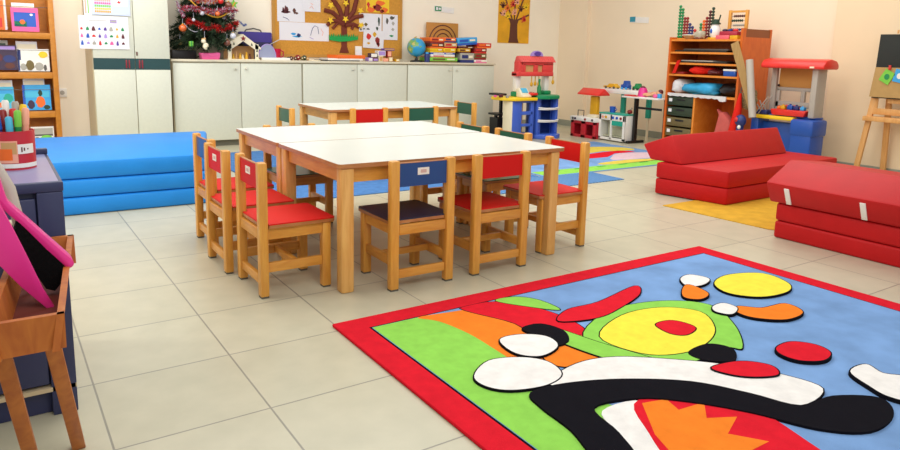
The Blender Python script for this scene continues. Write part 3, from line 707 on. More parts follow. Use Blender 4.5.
bead_string(swag(235, 318, 1.42, .33, .15, 44), .0075, 'gold', 'gold bead string hanging high on the fir tree')
def bauble(p, r, mat, label):
    t = thing('bauble', label, 'ornament', p, group='ornaments on the fir tree')
    m = MB(); m.ball(p, r, u=18, v=12); m.build('ball', mat, t)
    m = MB(); m.tube([(p[0], p[1], p[2]+r*.95), (p[0], p[1], p[2]+r*1.2)], r*.22, seg=8); m.build('cap', 'gold', t)
    m = MB(); m.tube([(p[0], p[1], p[2]+r*1.15), (p[0], p[1], p[2]+r*1.15+.05)], .0018, seg=5); m.build('thread', 'silver', t)
    return t
bauble((1.40, 4.45, 1.155), .036, 'copper', 'shiny orange copper bauble low at the wardrobe side of the tree')
bauble((1.845, 4.345, 1.095), .03, 'silver', 'silver bauble hanging on a long thread above the toy house')
bauble((1.80, 4.4, 1.03), .032, 'bronze', 'brown bronze bauble lowest on the tree beside the toy house')
bauble((1.83, 4.42, 1.39), .036, 'bronze', 'brown bronze bauble high at the board side of the tree')
bauble((1.49, 4.40, 1.235), .016, 'silver', 'tiny silver bauble near the orange copper one')
bauble((1.385, 4.52, 1.02), .024, 'olive', 'dull olive bauble lowest at the wardrobe side')
bauble((1.56, 4.36, 1.30), .022, 'silver', 'silver bauble in the middle of the fir tree above the red tinsel')
bauble((1.70, 4.34, 1.30), .024, 'copper', 'copper bauble in the middle of the fir tree above the red tinsel')
bauble((1.74, 4.36, 1.42), .026, 'tinsel_red', 'red bauble high in the middle of the fir tree')
t = thing('snowman_ornament', 'pale snowman shaped ornament hanging low at the front of the fir tree', 'ornament', (1.575, 4.36, .97))
m = MB(); m.ball((1.585, 4.36, .99), (.03, .02, .034)); m.ball((1.565, 4.36, 1.035), (.024, .018, .024)); m.build('figure', 'cream', t)
m = MB(); m.tube([(1.548, 4.36, 1.05), (1.585, 4.36, 1.062)], .011, seg=8); m.build('hat', 'tan', t)
m = MB(); m.tube([(1.575, 4.36, 1.06), (1.577, 4.36, 1.13)], .002, seg=5); m.build('thread', 'silver', t)
t = thing('gift_ornament', 'small green parcel ornament below the fir tree branches', 'ornament', (1.47, 4.45, .99))
box(1.45, 1.49, 4.43, 4.47, .985, 1.035, bev=.006).build('parcel', 'ltgreen', t); box(1.466, 1.474, 4.428, 4.472, .984, 1.037).build('ribbon', 'green', t)
t = thing('green_star', 'green paper star at the top right of the fir tree', 'ornament', (1.95, 4.66, 1.4))
def star(cx, cz, r, y0, y1, mb, k=0, rot=PI/2, n=5, inner=.45):
    mb.prism([(cx+(r if i % 2 == 0 else r*inner)*math.cos(rot+PI*i/n), cz+(r if i % 2 == 0 else r*inner)*math.sin(rot+PI*i/n)) for i in range(2*n)], y0, y1, 'y', m=k)
m = MB(); star(1.95, 1.42, .05, 4.65, 4.656, m); m.build('star', 'ltgreen', t)

# ------------------------------------------------------------------ things along the worktop
box(1.33, 1.56, 4.62, 4.78, WZ, .945, bev=.004).build('black_box', 'black'); tag(bpy.data.objects['black_box'], 'flat black box on the worktop under the fir tree, beside the wardrobe', 'box')
t = thing('pink_box', 'bright pink open box under the fir tree', 'box', (1.65, 4.5, WZ))
m = MB(); m.prism([(1.57, WZ), (1.735, WZ), (1.745, .925), (1.73, .932), (1.655, .92), (1.56, .925)], 4.45, 4.55, 'y', bev=.002); m.build('box_body', 'pink', t)
box(1.58, 1.72, 4.46, 4.54, .915, .924).build('box_opening', 'hot_pink', t)
# nativity house
t = thing('toy_stable', 'small pale wooden stable house with tiny gold figures inside', 'toy house', (1.985, 4.56, WZ))
def frame_front(m, y0, y1):
    for a, b in (((1.83, WZ), (1.865, WZ)), ((2.105, WZ), (2.14, WZ))): m.box(a[0], b[0], y0, y1, WZ, 1.02)
    m.prism([(1.8, 1.0), (1.985, 1.11), (2.165, .985), (2.165, .97), (2.10, .97), (1.985, 1.05), (1.87, .97), (1.8, .97)], y0, y1, 'y')
m = MB(); frame_front(m, 4.48, 4.495); m.build('front_frame', 'cream', t)
box(1.83, 2.14, 4.635, 4.645, WZ, 1.0).build('back_wall', 'tan', t)
m = MB(); m.beam((1.79, 4.575, .995), (1.985, 4.575, 1.115), .17, .01, side=(0, 1, 0)); m.build('roof_panel', 'cream', t)
m = MB(); m.beam((1.985, 4.575, 1.115), (2.175, 4.575, .975), .17, .01, side=(0, 1, 0)); m.build('roof_panel', 'cream', t)
box(1.82, 2.15, 4.47, 4.65, WZ, WZ+.008).build('floor_board', 'cream', t)
m = MB(); star(1.985, 1.075, .028, 4.474, 4.48, m, 0)
m.ball((1.845, .97, 0), .01); m.v = [v if v[1] > 2 else (v[0], 4.478, v[1]+.0) for v in m.v]
m.build('painted_star', 'dkred', t)
m = MB()
for x, z in ((1.89, 1.025), (2.07, 1.02), (1.848, .96), (2.123, .96), (2.123, .91)):
    m.prism([(x-.009, z-.014), (x+.009, z-.014), (x, z+.016)], 4.476, 4.48, 'y')
m.build('painted_fir', 'dkgreen', t)
for i, (x, h, k) in enumerate(((1.895, .05, 'gold'), (1.93, .075, 'tan'), (1.965, .06, 'gold'), (1.995, .045, 'cream'), (2.03, .07, 'gold'), (2.07, .055, 'brown'))):
    f = MB(); f.lathe([(.0, 0), (.017, 0), (.012, h*.55), (.007, h*.7), (.010, h*.82), (.007, h*.98), (0, h)], (x, 4.53+.02*(i % 2), WZ+.008), seg=10)
    tag(f.build('figurine', k), ['small gold figure by the stable post toward the wardrobe', 'taller tan figure second in the toy stable', 'gold figure third in the toy stable', 'little cream figure in the middle of the toy stable', 'gold figure fifth in the toy stable', 'brown figure by the stable post toward the tray'][i], 'figurine', 'figures in the toy stable')
t = thing('purple_bag', 'dark purple case with arched handle behind the toy stable', 'bag', (2.2, 4.78, WZ))
m = MB(); m.box(2.03, 2.375, 4.73, 4.83, WZ, 1.15, bev=.018, seg=3); m.build('bag_body', P('bag_purple', '#3b2c86', .6), t)
box(2.028, 2.377, 4.724, 4.74, WZ+.02, 1.045, bev=.006).build('front_pocket', P('bag_dark', '#1f1a4a', .6), t)
m = MB(); m.tube([(2.09, 4.78, 1.14), (2.11, 4.78, 1.17), (2.19, 4.78, 1.185), (2.26, 4.78, 1.17), (2.28, 4.78, 1.14)], .007); m.build('handle', 'dkgrey', t)
tr = MB(); tr.box(2.17, 2.47, 4.46, 4.6, WZ, .888, bev=.003); tr.box(2.18, 2.46, 4.47, 4.59, .888, .8885, m=1)
tag(tr.build('white_tray', ['white', 'paper']), 'flat white tray under the clear dome', 'tray')
t = thing('clear_dome', 'frosted clear half dome cover on the white tray', 'dome', (2.235, 4.53, .889))
m = MB(); m.prism([(2.235+.09*math.cos(PI*i/16), .889+.135*math.sin(PI*i/16)) for i in range(17)], 4.49, 4.50, 'y'); m.build('front_shell', 'clear', t)
m = MB(); m.tube([(2.235+.09*math.cos(PI*i/16), 4.495, .889+.135*math.sin(PI*i/16)) for i in range(17)], .006, seg=6); m.build('rim', 'lilac', t)
m = MB(); m.ball((2.25, 4.56, .915), (.035, .03, .025)); tag(m.build('yellow_cake', P('pale_yellow', '#e6e0a0')), 'pale yellow round lump behind the clear dome', 'ornament')
m = MB(); m.tube([(2.27, 4.52, 1.02), (2.37, 4.50, 1.075)], [.004, .006], seg=6); tag(m.build('stick', 'plastic_grey'), 'thin grey stick poking up beside the clear dome', 'stick')
t = thing('red_mug', 'bright crimson mug behind the white tray', 'mug', (2.395, 4.68, WZ))
m = MB(); m.lathe([(0, .004), (.042, .004), (.046, .0), (.05, .12), (.044, .12), (.04, .01), (0, .01)], (2.395, 4.68, WZ), seg=20); m.build('mug_body', P('crimson', '#c8123f', .25), t)
m = MB(); m.tube([(2.44, 4.68, .965), (2.475, 4.68, .95), (2.475, 4.68, .905), (2.44, 4.68, .89)], .007); m.build('handle', 'crimson', t)
for i, (x, dy, r, k, lb) in enumerate(((2.5, 0, .018, 'dkgreen', 'dark green'), (2.54, .02, .022, 'maroon', 'maroon'), (2.575, -.01, .02, 'brown', 'brown'), (2.61, .01, .03, 'dkred', 'larger dark red'), (2.65, -.01, .022, 'olive', 'olive'), (2.685, .015, .028, 'dkgreen', 'larger dark green'), (2.715, -.01, .018, 'tan', 'tan'))):
    t = thing('decorative_ball', lb+' small ball in the row of trinkets after the white tray', 'trinket', (x, 4.6+dy, WZ), group='row of small trinket balls on the worktop')
    m = MB(); m.ball((x, 4.6+dy, WZ+r), r, u=10, v=8); m.build('ball', k, t)
    m = MB(); m.ball((x-.004, 4.6+dy-r*.8, WZ+r*1.1), r*.3, u=8, v=6); m.build('spot', 'cream', t)
m = MB(); m.box(2.72, 2.86, 4.52, 4.66, WZ, .868, rot=Matrix.Rotation(.2, 3, 'Z')); tag(m.build('paper_sheet', 'cream'), 'small cream paper lying between trinkets and the dark folder', 'paper')
for i, (x0, x1, z0, z1, k, lb) in enumerate(((2.84, 3.28, WZ, .872, 'black', 'black folder lowest of the pile under the orange one'), (2.9, 3.32, .872, .892, 'white', 'white folder in the middle of the flat pile'), (3.0, 3.345, .892, .93, 'orange', 'orange folder on top of the flat pile'))):
    m = MB(); m.box(x0, x1, 4.47, 4.72, z0, z1, bev=.002, rot=Matrix.Rotation(.05*(i-1), 3, 'Z')); tag(m.build('folder', k), lb, 'folder', 'flat folders on the worktop')
m = MB(); m.box(3.35, 3.43, 4.72, 4.735, WZ, 1.03, rot=Matrix.Rotation(-.08, 3, 'X')); m.box(3.357, 3.423, 4.714, 4.72, .9, .99, m=1)
tag(m.build('white_booklet', ['white', 'paper']), 'narrow white booklet standing against the cork board', 'booklet')
BL = [(3.44, 3.5, WZ, .905, 'lilac', 'lilac block beside the white booklet'), (3.5, 3.57, WZ, .9, 'maroon', 'maroon block beside the lilac one'), (3.575, 3.63, WZ, .925, 'cream', 'cream block under the white block'), (3.635, 3.70, WZ, .9, 'peach', 'peach block with the tan one beside it'), (3.705, 3.76, WZ, .915, 'tan', 'tan block at the globe end of the block pile'),
    (3.47, 3.56, .905, .955, 'plum', 'plum block on top of the lilac and maroon blocks'), (3.565, 3.665, .925, .985, 'white', 'white block on top of the cream block'), (3.64, 3.78, .987, 1.012, 'purple', 'long purple block on top of the block pile'), (3.685, 3.745, .915, .985, 'dkred', 'dark red block under the long purple block'), (3.8, 3.85, WZ, .895, 'gold', 'small gold block near the globe')]
for i, (a, b, z0, z1, k, lb) in enumerate(BL):
    m = MB(); m.box(a, b, 4.58, 4.66, z0, z1, bev=.004); m.box(a+.008, b-.008, 4.577, 4.581, z0+.008, z1-.006, m=1)
    tag(m.build('toy_block', [k, ['white', 'lilac', 'tan', 'peach', 'cream'][i % 5]]), lb, 'block', 'small toy blocks on the worktop')
# globe
t = thing('desk_globe', 'blue green desk globe on a black base', 'globe', (4.1, 4.62, WZ))
def globe_mat():
    m, nt, b = _mat('globe_map'); tc = nt.nodes.new('ShaderNodeTexCoord'); n = nt.nodes.new('ShaderNodeTexNoise'); n.inputs['Scale'].default_value = 9; n.inputs['Detail'].default_value = 6
    nt.links.new(tc.outputs['Object'], n.inputs['Vector']); r = nt.nodes.new('ShaderNodeValToRGB'); r.color_ramp.interpolation = 'CONSTANT'
    r.color_ramp.elements[0].color = (*srgb('#2f9ccf'), 1); r.color_ramp.elements[1].position = .52; r.color_ramp.elements[1].color = (*srgb('#7fae62'), 1)
    e = r.color_ramp.elements.new(.62); e.color = (*srgb('#c9b96a'), 1)
    nt.links.new(n.outputs['Fac'], r.inputs['Fac']); nt.links.new(r.outputs['Color'], b.inputs['Base Color']); b.inputs['Roughness'].default_value = .3; return m
M['globe'] = globe_mat()
m = MB(); m.ball((4.1, 4.62, 1.035), .112, u=28, v=18); m.build('ball', 'globe', t)
m = MB(); m.lathe([(0, 0), (.075, 0), (.07, .015), (.02, .025), (.014, .06), (0, .06)], (4.1, 4.62, WZ), seg=20); m.build('base', 'black', t)
m = MB(); m.tube([(4.1-.122*math.sin(a)*.55-.0, 4.62, 1.035+.122*math.cos(a)) for a in [PI*i/14 for i in range(15)]], .006, seg=6); m.build('meridian_arm', 'gold', t)
m = MB(); m.lathe([(0, 0), (.03, 0), (.034, .07), (.028, .10), (0, .10)], (4.19, 4.52, WZ), seg=14); m.lathe([(.0, .1), (.02, .1), (.018, .118), (0, .12)], (4.19, 4.52, WZ), m=1, seg=14)
tag(m.build('blue_jar', ['navy', 'sky']), 'small dark blue jar at the foot of the globe', 'jar')
# board games
def game(x0, x1, z0, z1, col, col2, label, y0=4.50, y1=4.74, rot=0., tilt=0.):
    Rm = Matrix.Rotation(rot, 3, 'Z') @ Matrix.Rotation(tilt, 3, 'Y'); c = ((x0+x1)/2, (y0+y1)/2, (z0+z1)/2)
    t = thing('board_game', label, 'board game', (c[0], c[1], z0), group='board game boxes stacked on the worktop')
    box(x0, x1, y0, y1, z0, z0+(z1-z0)*.45, rot=Rm, about=c).build('box_tray', col2, t)
    m = MB(); m.box(x0-.003, x1+.003, y0-.003, y1+.003, z0+(z1-z0)*.3, z1, bev=.002, rot=Rm, about=c)
    m.build('box_lid', col, t)
    m = MB(); w = x1-x0; m.box(x0+w*.1, x0+w*.55, y0-.005, y0-.002, z0+(z1-z0)*.45, z1-(z1-z0)*.2, m=0, rot=Rm, about=c); m.box(x0+w*.62, x0+w*.9, y0-.005, y0-.002, z0+(z1-z0)*.5, z1-(z1-z0)*.25, m=1, rot=Rm, about=c)
    m.build('spine_print', [col2, 'cream'], t)
game(4.22, 4.61, WZ, .922, 'ltgreen', 'olive', 'lime green game box at the bottom of the stack by the globe')
game(4.23, 4.57, .922, .95, 'white', 'red', 'white and red game box second from the bottom by the globe')
game(4.23, 4.57, .95, .98, 'blue', 'white', 'blue game box above the white and red one by the globe')
game(4.22, 4.4, .98, 1.03, 'gold', 'yellow', 'dark yellow game box in the stack by the globe')
game(4.41, 4.58, .98, 1.033, 'yellow', 'gold', 'bright yellow game box beside the dark yellow one')
game(4.225, 4.41, 1.03, 1.09, 'brown', 'orange', 'brown game box in the stack by the globe')
game(4.42, 4.6, 1.033, 1.1, 'tan', 'red', 'tan game box beside the brown one')
game(4.22, 4.415, 1.09, 1.155, 'orange', 'dkred', 'dark orange game box on top, beside the globe')
game(4.42, 4.58, 1.10, 1.16, 'orange', 'navy', 'bright orange game box on top, under the arched board')
game(4.66, 4.86, WZ, .98, 'grey', 'navy', 'grey and white game box at the bottom of the middle stack')
game(4.63, 4.8, .98, 1.035, 'gold', 'brown', 'golden yellow game box in the middle stack')
game(4.63, 4.85, 1.035, 1.06, 'maroon', 'brown', 'thin maroon game box under the tilted blue one')
game(4.61, 4.9, 1.078, 1.165, 'sky', 'blue', 'sky blue game box tilted on top of the middle stack', tilt=-.09)
game(4.87, 5.06, WZ, .90, 'white', 'pink', 'long white game box with dots at the end of the worktop')
game(4.87, 5.05, .901, .98, 'olive', 'dkred', 'olive brown game box above the long white one')
game(4.87, 5.05, .98, 1.045, 'dkred', 'red', 'dark red game box above the olive brown one')
game(4.91, 5.12, 1.045, 1.108, 'red', 'orange', 'orange red game box topmost at the end of the worktop')
# arched board
t = thing('arched_board', 'square wooden board with concentric dark arches leaning behind the games', 'board', (4.6, 4.82, WZ))
box(4.36, 4.83, 4.815, 4.83, WZ, 1.345, bev=.002).build('panel', P('honey_board', '#bd8236', .6), t)
m = MB()
for r in (.1, .15, .2):
    m.tube([(4.6+r*math.cos(PI*i/20), 4.815, 1.115+r*math.sin(PI*i/20)) for i in range(21)], .007, seg=6)
m.build('arch_groove', 'brown', t)

# ------------------------------------------------------------------ cork board and what is pinned on it
BY = WY-.022
t = thing('cork_board', 'large orange brown cork pin board above the low cabinets', 'pin board', (3.22, WY-.01, .9))
box(2.45, 4.0, BY, WY, .925, 1.78).build('cork_panel', 'cork', t)
m = MB(); m.box(2.42, 2.45, BY-.004, WY, .895, 1.8); m.box(4.0, 4.03, BY-.004, WY, .895, 1.8); m.box(2.45, 4.0, BY-.004, WY, .895, .925); m.box(2.45, 4.0, BY-.004, WY, 1.78, 1.8)
m.build('frame', P('cork_frame', '#c18a3a', .6), t)
def drawing(x0, x1, z0, z1, marks, cols, label, y=BY-.001, tilt=0., base='paper'):
    m = MB(); Rm = Matrix.Rotation(tilt, 3, 'Y'); c = ((x0+x1)/2, y, (z0+z1)/2)
    m.box(x0, x1, y-.002, y, z0, z1, m=0, rot=Rm, about=c)
    for kind, k, *a in marks:
        if kind == 'b':
            cx, cz, rx, rz = a; X = x0+(x1-x0)*cx; Z = z0+(z1-z0)*cz; n = 10
            m.prism([(X+rx*math.cos(2*PI*i/n)*(1+.25*math.sin(2.3*i+k)), Z+rz*math.sin(2*PI*i/n)*(1+.2*math.cos(1.7*i))) for i in range(n)], y-.0028, y-.002, 'y', m=k)
        else:
            pts = [(x0+(x1-x0)*p, y-.0028, z0+(z1-z0)*q) for p, q in a[0]]; m.tube(pts, .003, k, 5)
    return tag(m.build('childrens_drawing', [base]+cols), label, 'drawing', 'drawings pinned on the cork board')
drawing(2.475, 2.79, 1.275, 1.75, [('b', 1, .3, .22, .05, .016), ('b', 1, .22, .26, .012, .03), ('b', 1, .36, .27, .012, .034), ('b', 1, .3, .3, .012, .03), ('l', 2, [(.2, .1), (.35, .07), (.42, .03)]), ('b', 3, .62, .25, .018, .03), ('b', 3, .7, .2, .02, .012)],
    ['maroon', 'navy', 'brown'], 'tall white drawing with maroon and navy scribbles, in the board corner by the purple case')
drawing(2.495, 3.075, 1.075, 1.272, [('b', 1, .38, .3, .022, .02), ('b', 2, .28, .36, .03, .014), ('b', 2, .35, .22, .05, .01), ('l', 1, [(.62, .3), (.66, .7), (.71, .85), (.77, .78), (.79, .4)]), ('l', 3, [(.83, .7), (.88, .5), (.86, .3)]), ('l', 4, [(.6, .2), (.68, .1)])],
    ['navy', 'sky', 'peach', 'lilac'], 'wide white drawing with pale blue scribbles below the tall one')
drawing(2.76, 2.975, 1.395, 1.7, [('l', 1, [(.4, .12), (.5, .2), (.62, .1)]), ('l', 1, [(.45, .3), (.6, .25)])], ['peach'], 'white drawing with faint pink lines beside the paper tree', y=BY-.005)
drawing(3.545, 3.85, 1.43, 1.7, [('b', 1, .2, .1, .05, .03), ('b', 2, .5, .2, .05, .04), ('b', 1, .8, .12, .04, .03), ('b', 3, .35, .22, .02, .02), ('b', 2, .68, .06, .03, .02), ('b', 3, .1, .3, .02, .03), ('b', 1, .6, .4, .06, .03)],
    ['orange', 'dkred', 'red'], 'yellow drawing with red and orange figures at the top of the board', base='yellow')
drawing(3.455, 3.75, 1.2, 1.41, [('b', 1, .14, .38, .018, .016), ('b', 2, .3, .4, .02, .02), ('b', 3, .08, .12, .014, .012), ('b', 3, .22, .14, .016, .012), ('b', 3, .4, .14, .02, .014), ('b', 4, .88, .6, .014, .05), ('b', 4, .8, .2, .016, .02)],
    ['gold', 'olive', 'dkgrey', 'dkgreen'], 'white sheet with small gold shapes and a dark tree shape')
drawing(3.76, 3.965, 1.115, 1.41, [('b', 1, .62, .88, .03, .02), ('b', 1, .3, .75, .016, .035), ('b', 2, .7, .66, .018, .022), ('b', 2, .68, .42, .018, .018), ('b', 3, .6, .16, .028, .012), ('l', 1, [(.55, .8), (.8, .93)])],
    ['dkgrey', 'grey', 'green'], 'white sheet with grey shapes at the board edge by the globe', y=BY-.005)
drawing(3.505, 3.775, 1.01, 1.22, [('b', 1, .26, .66, .03, .035), ('b', 2, .55, .78, .022, .03), ('b', 3, .26, .28, .022, .012), ('b', 4, .7, .42, .032, .045), ('b', 4, .74, .22, .02, .025)],
    ['red', 'gold', 'gold', 'dkred'], 'white sheet with red and yellow fruit shapes above the small blocks', y=BY-.009, tilt=.05)
t = thing('paper_tree', 'brown cut out paper tree with yellow stars on the cork board', 'paper tree', (3.265, BY, .94))
y1 = BY-.001; m = MB()
m.prism([(3.205, .95), (3.325, .95), (3.3, 1.02), (3.3, 1.30), (3.23, 1.30), (3.23, 1.02)], y1-.006, y1, 'y')
def br(pts, r): m.tube([(a, y1-.006, b) for a, b in pts], r, seg=6)
for pts, r in (([(3.26, 1.27), (3.16, 1.31), (3.07, 1.30)], .026), ([(3.26, 1.29), (3.12, 1.4), (3.02, 1.42)], .026), ([(3.26, 1.29), (3.2, 1.45), (3.12, 1.55)], .028), ([(3.27, 1.29), (3.3, 1.45), (3.3, 1.6)], .03), ([(3.27, 1.29), (3.38, 1.42), (3.42, 1.56)], .028), ([(3.27, 1.28), (3.4, 1.36), (3.5, 1.38)], .026), ([(3.27, 1.26), (3.38, 1.28), (3.45, 1.25)], .024), ([(3.1, 1.3), (3.05, 1.25)], .02), ([(3.18, 1.28), (3.12, 1.22)], .018), ([(3.38, 1.28), (3.36, 1.22)], .018)): br(pts, r)
m.build('trunk_and_branches', P('paper_brown', '#74301d', .8), t)
for x, z in ((3.085, 1.475), (3.27, 1.51), (3.265, 1.33), (3.08, 1.31), (3.455, 1.435), (3.46, 1.27), (3.2, 1.62), (3.4, 1.62)):
    s = MB(); star(x, z, .042, y1-.042, y1-.037, s, 0, PI/2+.2*x); s.build('star', 'yellow', t)
m = MB(); gp = [(3.075, 1.09)]
for i in range(13): gp += [(3.075+.36*i/13, 1.155+.008*(i % 3)), (3.075+.36*(i+.5)/13, 1.125)]
gp += [(3.435, 1.16), (3.435, 1.105), (3.33, 1.085), (3.2, 1.075)]
m.prism(gp, y1-.018, y1-.012, 'y'); m.build('grass_strip', P('paper_green', '#16a04c', .8), t)

# wall poster and signs
t = thing('autumn_poster', 'yellow poster of a bare brown tree with coloured handprint leaves', 'poster', (5.77, WY, 1.13))
box(5.5, 6.035, WY-.006, WY, 1.125, 1.9).build('sheet', P('poster_yellow', '#e2a416', .7, var=.15), t)
m = MB(); yy = WY-.0065
m.prism([(5.68, 1.13), (5.86, 1.13), (5.835, 1.2), (5.825, 1.38), (5.85, 1.44), (5.68, 1.44), (5.705, 1.38), (5.695, 1.2)], yy-.001, yy, 'y')
for a, b in (((5.72, 1.43), (5.52, 1.52)), ((5.74, 1.43), (5.60, 1.72)), ((5.77, 1.43), (5.78, 1.82)), ((5.8, 1.43), (5.93, 1.75)), ((5.82, 1.43), (6.02, 1.51))):
    m.beam((a[0], yy-.0008, a[1]), (b[0], yy-.0008, b[1]), .022, .0015, side=(1, 0, 0))
m.build('tree_print', 'brown', t)
m = MB()
def hand(x, z, k, s=.05):
    m.prism([(x+s*.5*math.cos(2*PI*i/8), z+s*.5*math.sin(2*PI*i/8)) for i in range(8)], yy-.002, yy-.0012, 'y', m=k)
    for j in range(5):
        a = math.radians(25+j*32+k*20); m.beam((x, yy-.0018, z), (x+s*1.25*math.cos(a), yy-.0018, z+s*1.25*math.sin(a)), s*.30, .001, k, side=(0.7, 0, -.7) if abs(a-.7854) < .3 else (.7, 0, .7))
for x, z, k in ((5.57, 1.60, 0), (5.66, 1.47, 1), (5.78, 1.52, 2), (5.95, 1.44, 3), (5.88, 1.57, 0), (5.75, 1.63, 3), (5.97, 1.6, 1), (5.66, 1.58, 4), (5.82, 1.66, 2), (5.55, 1.73, 3), (5.7, 1.76, 2), (5.92, 1.74, 4), (5.6, 1.5, 2)): hand(x, z, k)
m.build('handprint_leaves', ['brown', 'yellow', 'peach', 'red', 'orange'], t)
t = thing('wall_sign', 'small white wall sign with green icon above the stacked games', 'sign', (4.64, WY, 1.47))
box(4.495, 4.79, WY-.008, WY, 1.475, 1.545, rot=Matrix.Rotation(.06, 3, 'Y')).build('plate', 'white', t)
m = MB(); m.box(4.503, 4.6, WY-.009, WY-.008, 1.487, 1.545); m.build('green_icon', 'green', t)
m = MB(); m.box(4.52, 4.55, WY-.0098, WY-.009, 1.5, 1.535); m.box(4.56, 4.59, WY-.0098, WY-.009, 1.505, 1.53); m.box(4.64, 4.75, WY-.0098, WY-.008, 1.505, 1.511); m.box(4.64, 4.73, WY-.0098, WY-.008, 1.492, 1.497); m.build('sign_print', 'paper', t)
t = thing('wall_sign', 'small white wall sign with blue icon on the side wall above the toys', 'sign', (WX, 3.46, 1.39))
box(WX-.008, WX, 3.32, 3.62, 1.405, 1.475, rot=Matrix.Rotation(.05, 3, 'X')).build('plate', 'white', t)
m = MB(); m.box(WX-.009, WX-.008, 3.53, 3.62, 1.418, 1.482); m.build('blue_icon', P('sign_blue', '#2d8fa5', .5), t)

# ------------------------------------------------------------------ toy kitchen with red house top
KX, KY = 5.15, 3.72  # base point
t = thing('toy_kitchen', 'tall toy kitchen with red house hood, yellow and green counters on blue base', 'toy kitchen', (KX, KY, 0))
y0 = 3.6; PB = 'plastic_indigo'
m = MB(); m.box(4.79, 4.905, y0, y0+.17, 0, .455, bev=.012); m.build('side_cabinet', PB, t)
box(4.775, 4.79, y0+.01, y0+.17, 0, .45, bev=.004).build('side_panel', 'cream', t)
m = MB(); m.box(4.905, 4.925, y0+.005, y0+.05, 0, .455, bev=.006); m.box(5.06, 5.11, y0+.005, y0+.05, 0, .455, bev=.006)
for a, b in ((.0, .06), (.155, .185), (.29, .33), (.43, .455)): m.box(4.91, 5.09, y0+.005, y0+.05, a, b, bev=.006)
m.build('shelf_frame', PB, t)
m = MB()
for z in (.06, .165, .3): m.box(4.91, 5.09, y0+.05, y0+.28, z, z+.012)
m.build('shelf', PB, t)
box(5.0, 5.015, y0+.1, y0+.28, .06, .45).build('divider', 'tan', t)
box(5.11, 5.17, y0+.06, y0+.1, 0, .46).build('inner_panel', P('plum_plastic', '#5a2346', .5), t)
# round tower with two white trays
m = MB(); n = 20; cxx, cyy = 5.31, y0+.16; rr = .15
for i in range(n):
    a0, a1 = math.radians(-60+300*i/n), math.radians(-60+300*(i+1)/n)   # open toward the front
    m.face([(cxx+rr*math.cos(a0), cyy+rr*math.sin(a0), .05), (cxx+rr*math.cos(a1), cyy+rr*math.sin(a1), .05), (cxx+rr*math.cos(a1), cyy+rr*math.sin(a1), .475), (cxx+rr*math.cos(a0), cyy+rr*math.sin(a0), .475)])
for x in (5.165, 5.455): m.box(x-.02, x+.02, y0-.005, y0+.1, .05, .475, bev=.006)
m.build('round_tower', PB, t)
m = MB(); m.prism([(5.14, y0+.3), (5.14, y0+.02), (5.2, y0-.09), (5.38, y0-.11), (5.49, y0-.04), (5.5, y0+.3)], 0, .055, 'z', bev=.01); m.build('base', PB, t)
for z in (.2, .345):
    m = MB(); m.prism([(5.17, y0+.1), (5.16, y0-.01), (5.24, y0-.065), (5.37, y0-.07), (5.47, y0-.02), (5.46, y0+.1)], z, z+.012, 'z'); m.tube([(5.16, y0-.01, z+.025), (5.24, y0-.065, z+.018), (5.37, y0-.07, z+.018), (5.47, y0-.02, z+.025)], .008, seg=6); m.build('tray_shelf', 'white', t)
m = MB(); m.prism([(4.68, y0+.27), (4.69, y0+.1), (4.79, y0-.035), (5.12, y0-.04), (5.12, y0+.3), (4.71, y0+.32)], .455, .492, 'z', bev=.008); m.build('counter', 'yellow', t)
m = MB(); m.prism([(5.12, y0+.31), (5.12, y0-.03), (5.26, y0-.07), (5.45, y0-.05), (5.51, y0+.04), (5.5, y0+.31)], .47, .515, 'z', bev=.01); m.build('counter', P('kitchen_green', '#0f8a55', .35), t)
m = MB(); m.box(4.938, 5.017, y0+.13, y0+.25, .49, .55, bev=.012); m.box(5.370, 5.473, y0+.13, y0+.25, .515, .56, bev=.012); m.build('post_foot', 'kitchen_green', t)
for x in (4.975, 5.417):
    m = MB(); m.box(x-.035, x+.035, y0+.15, y0+.22, .55, .735, bev=.012); m.build('post', 'white', t)
m = MB(); yf, yb = y0+.1, y0+.19
for a, b, c, d in ((4.929, 4.998, .732, .9), (4.998, 5.040, .775, .88), (5.166, 5.226, .775, .88), (5.301, 5.463, .775, .88)): m.box(a, b, yf, yb, c, d, bev=.008)
m.box(4.896, 5.463, yf-.01, yb, .732, .782, bev=.01); m.box(4.970, 5.463, yf, yb, .86, .9, bev=.006); m.box(5.040, 5.454, yf+.02, yf+.03, .775, .87, m=1)
m.prism([(4.896, .732), (4.952, .732), (4.952, .8), (4.896, .77)], yf-.015, yb, 'y', bev=.006)
m.build('hood_house', ['plastic_coral', 'tan'], t)
m = MB(); m.prism([(yf-.03, .895), (yb+.02, .895), (yb-.01, .965), (yf+.03, .965)], 4.947, 5.482, 'x', bev=.01)
for i in range(16): m.beam((4.961+.032*i, yf-.028, .9), (4.961+.032*i, yf+.03, .966), .008, .006, side=(1, 0, 0))
m.build('roof', P('roof_coral', '#e25a56', .45), t)
m = MB(); m.prism([(5.222+.09*math.cos(PI*i/14), .966+.062*math.sin(PI*i/14)) for i in range(15)], yf+.02, yf+.05, 'y', m=0); m.prism([(5.222+.05*math.cos(2*PI*i/14), .992+.026*math.sin(2*PI*i/14)) for i in range(14)], yf+.012, yf+.02, 'y', m=1)
m.build('roof_emblem', ['lilac', 'purple'], t)
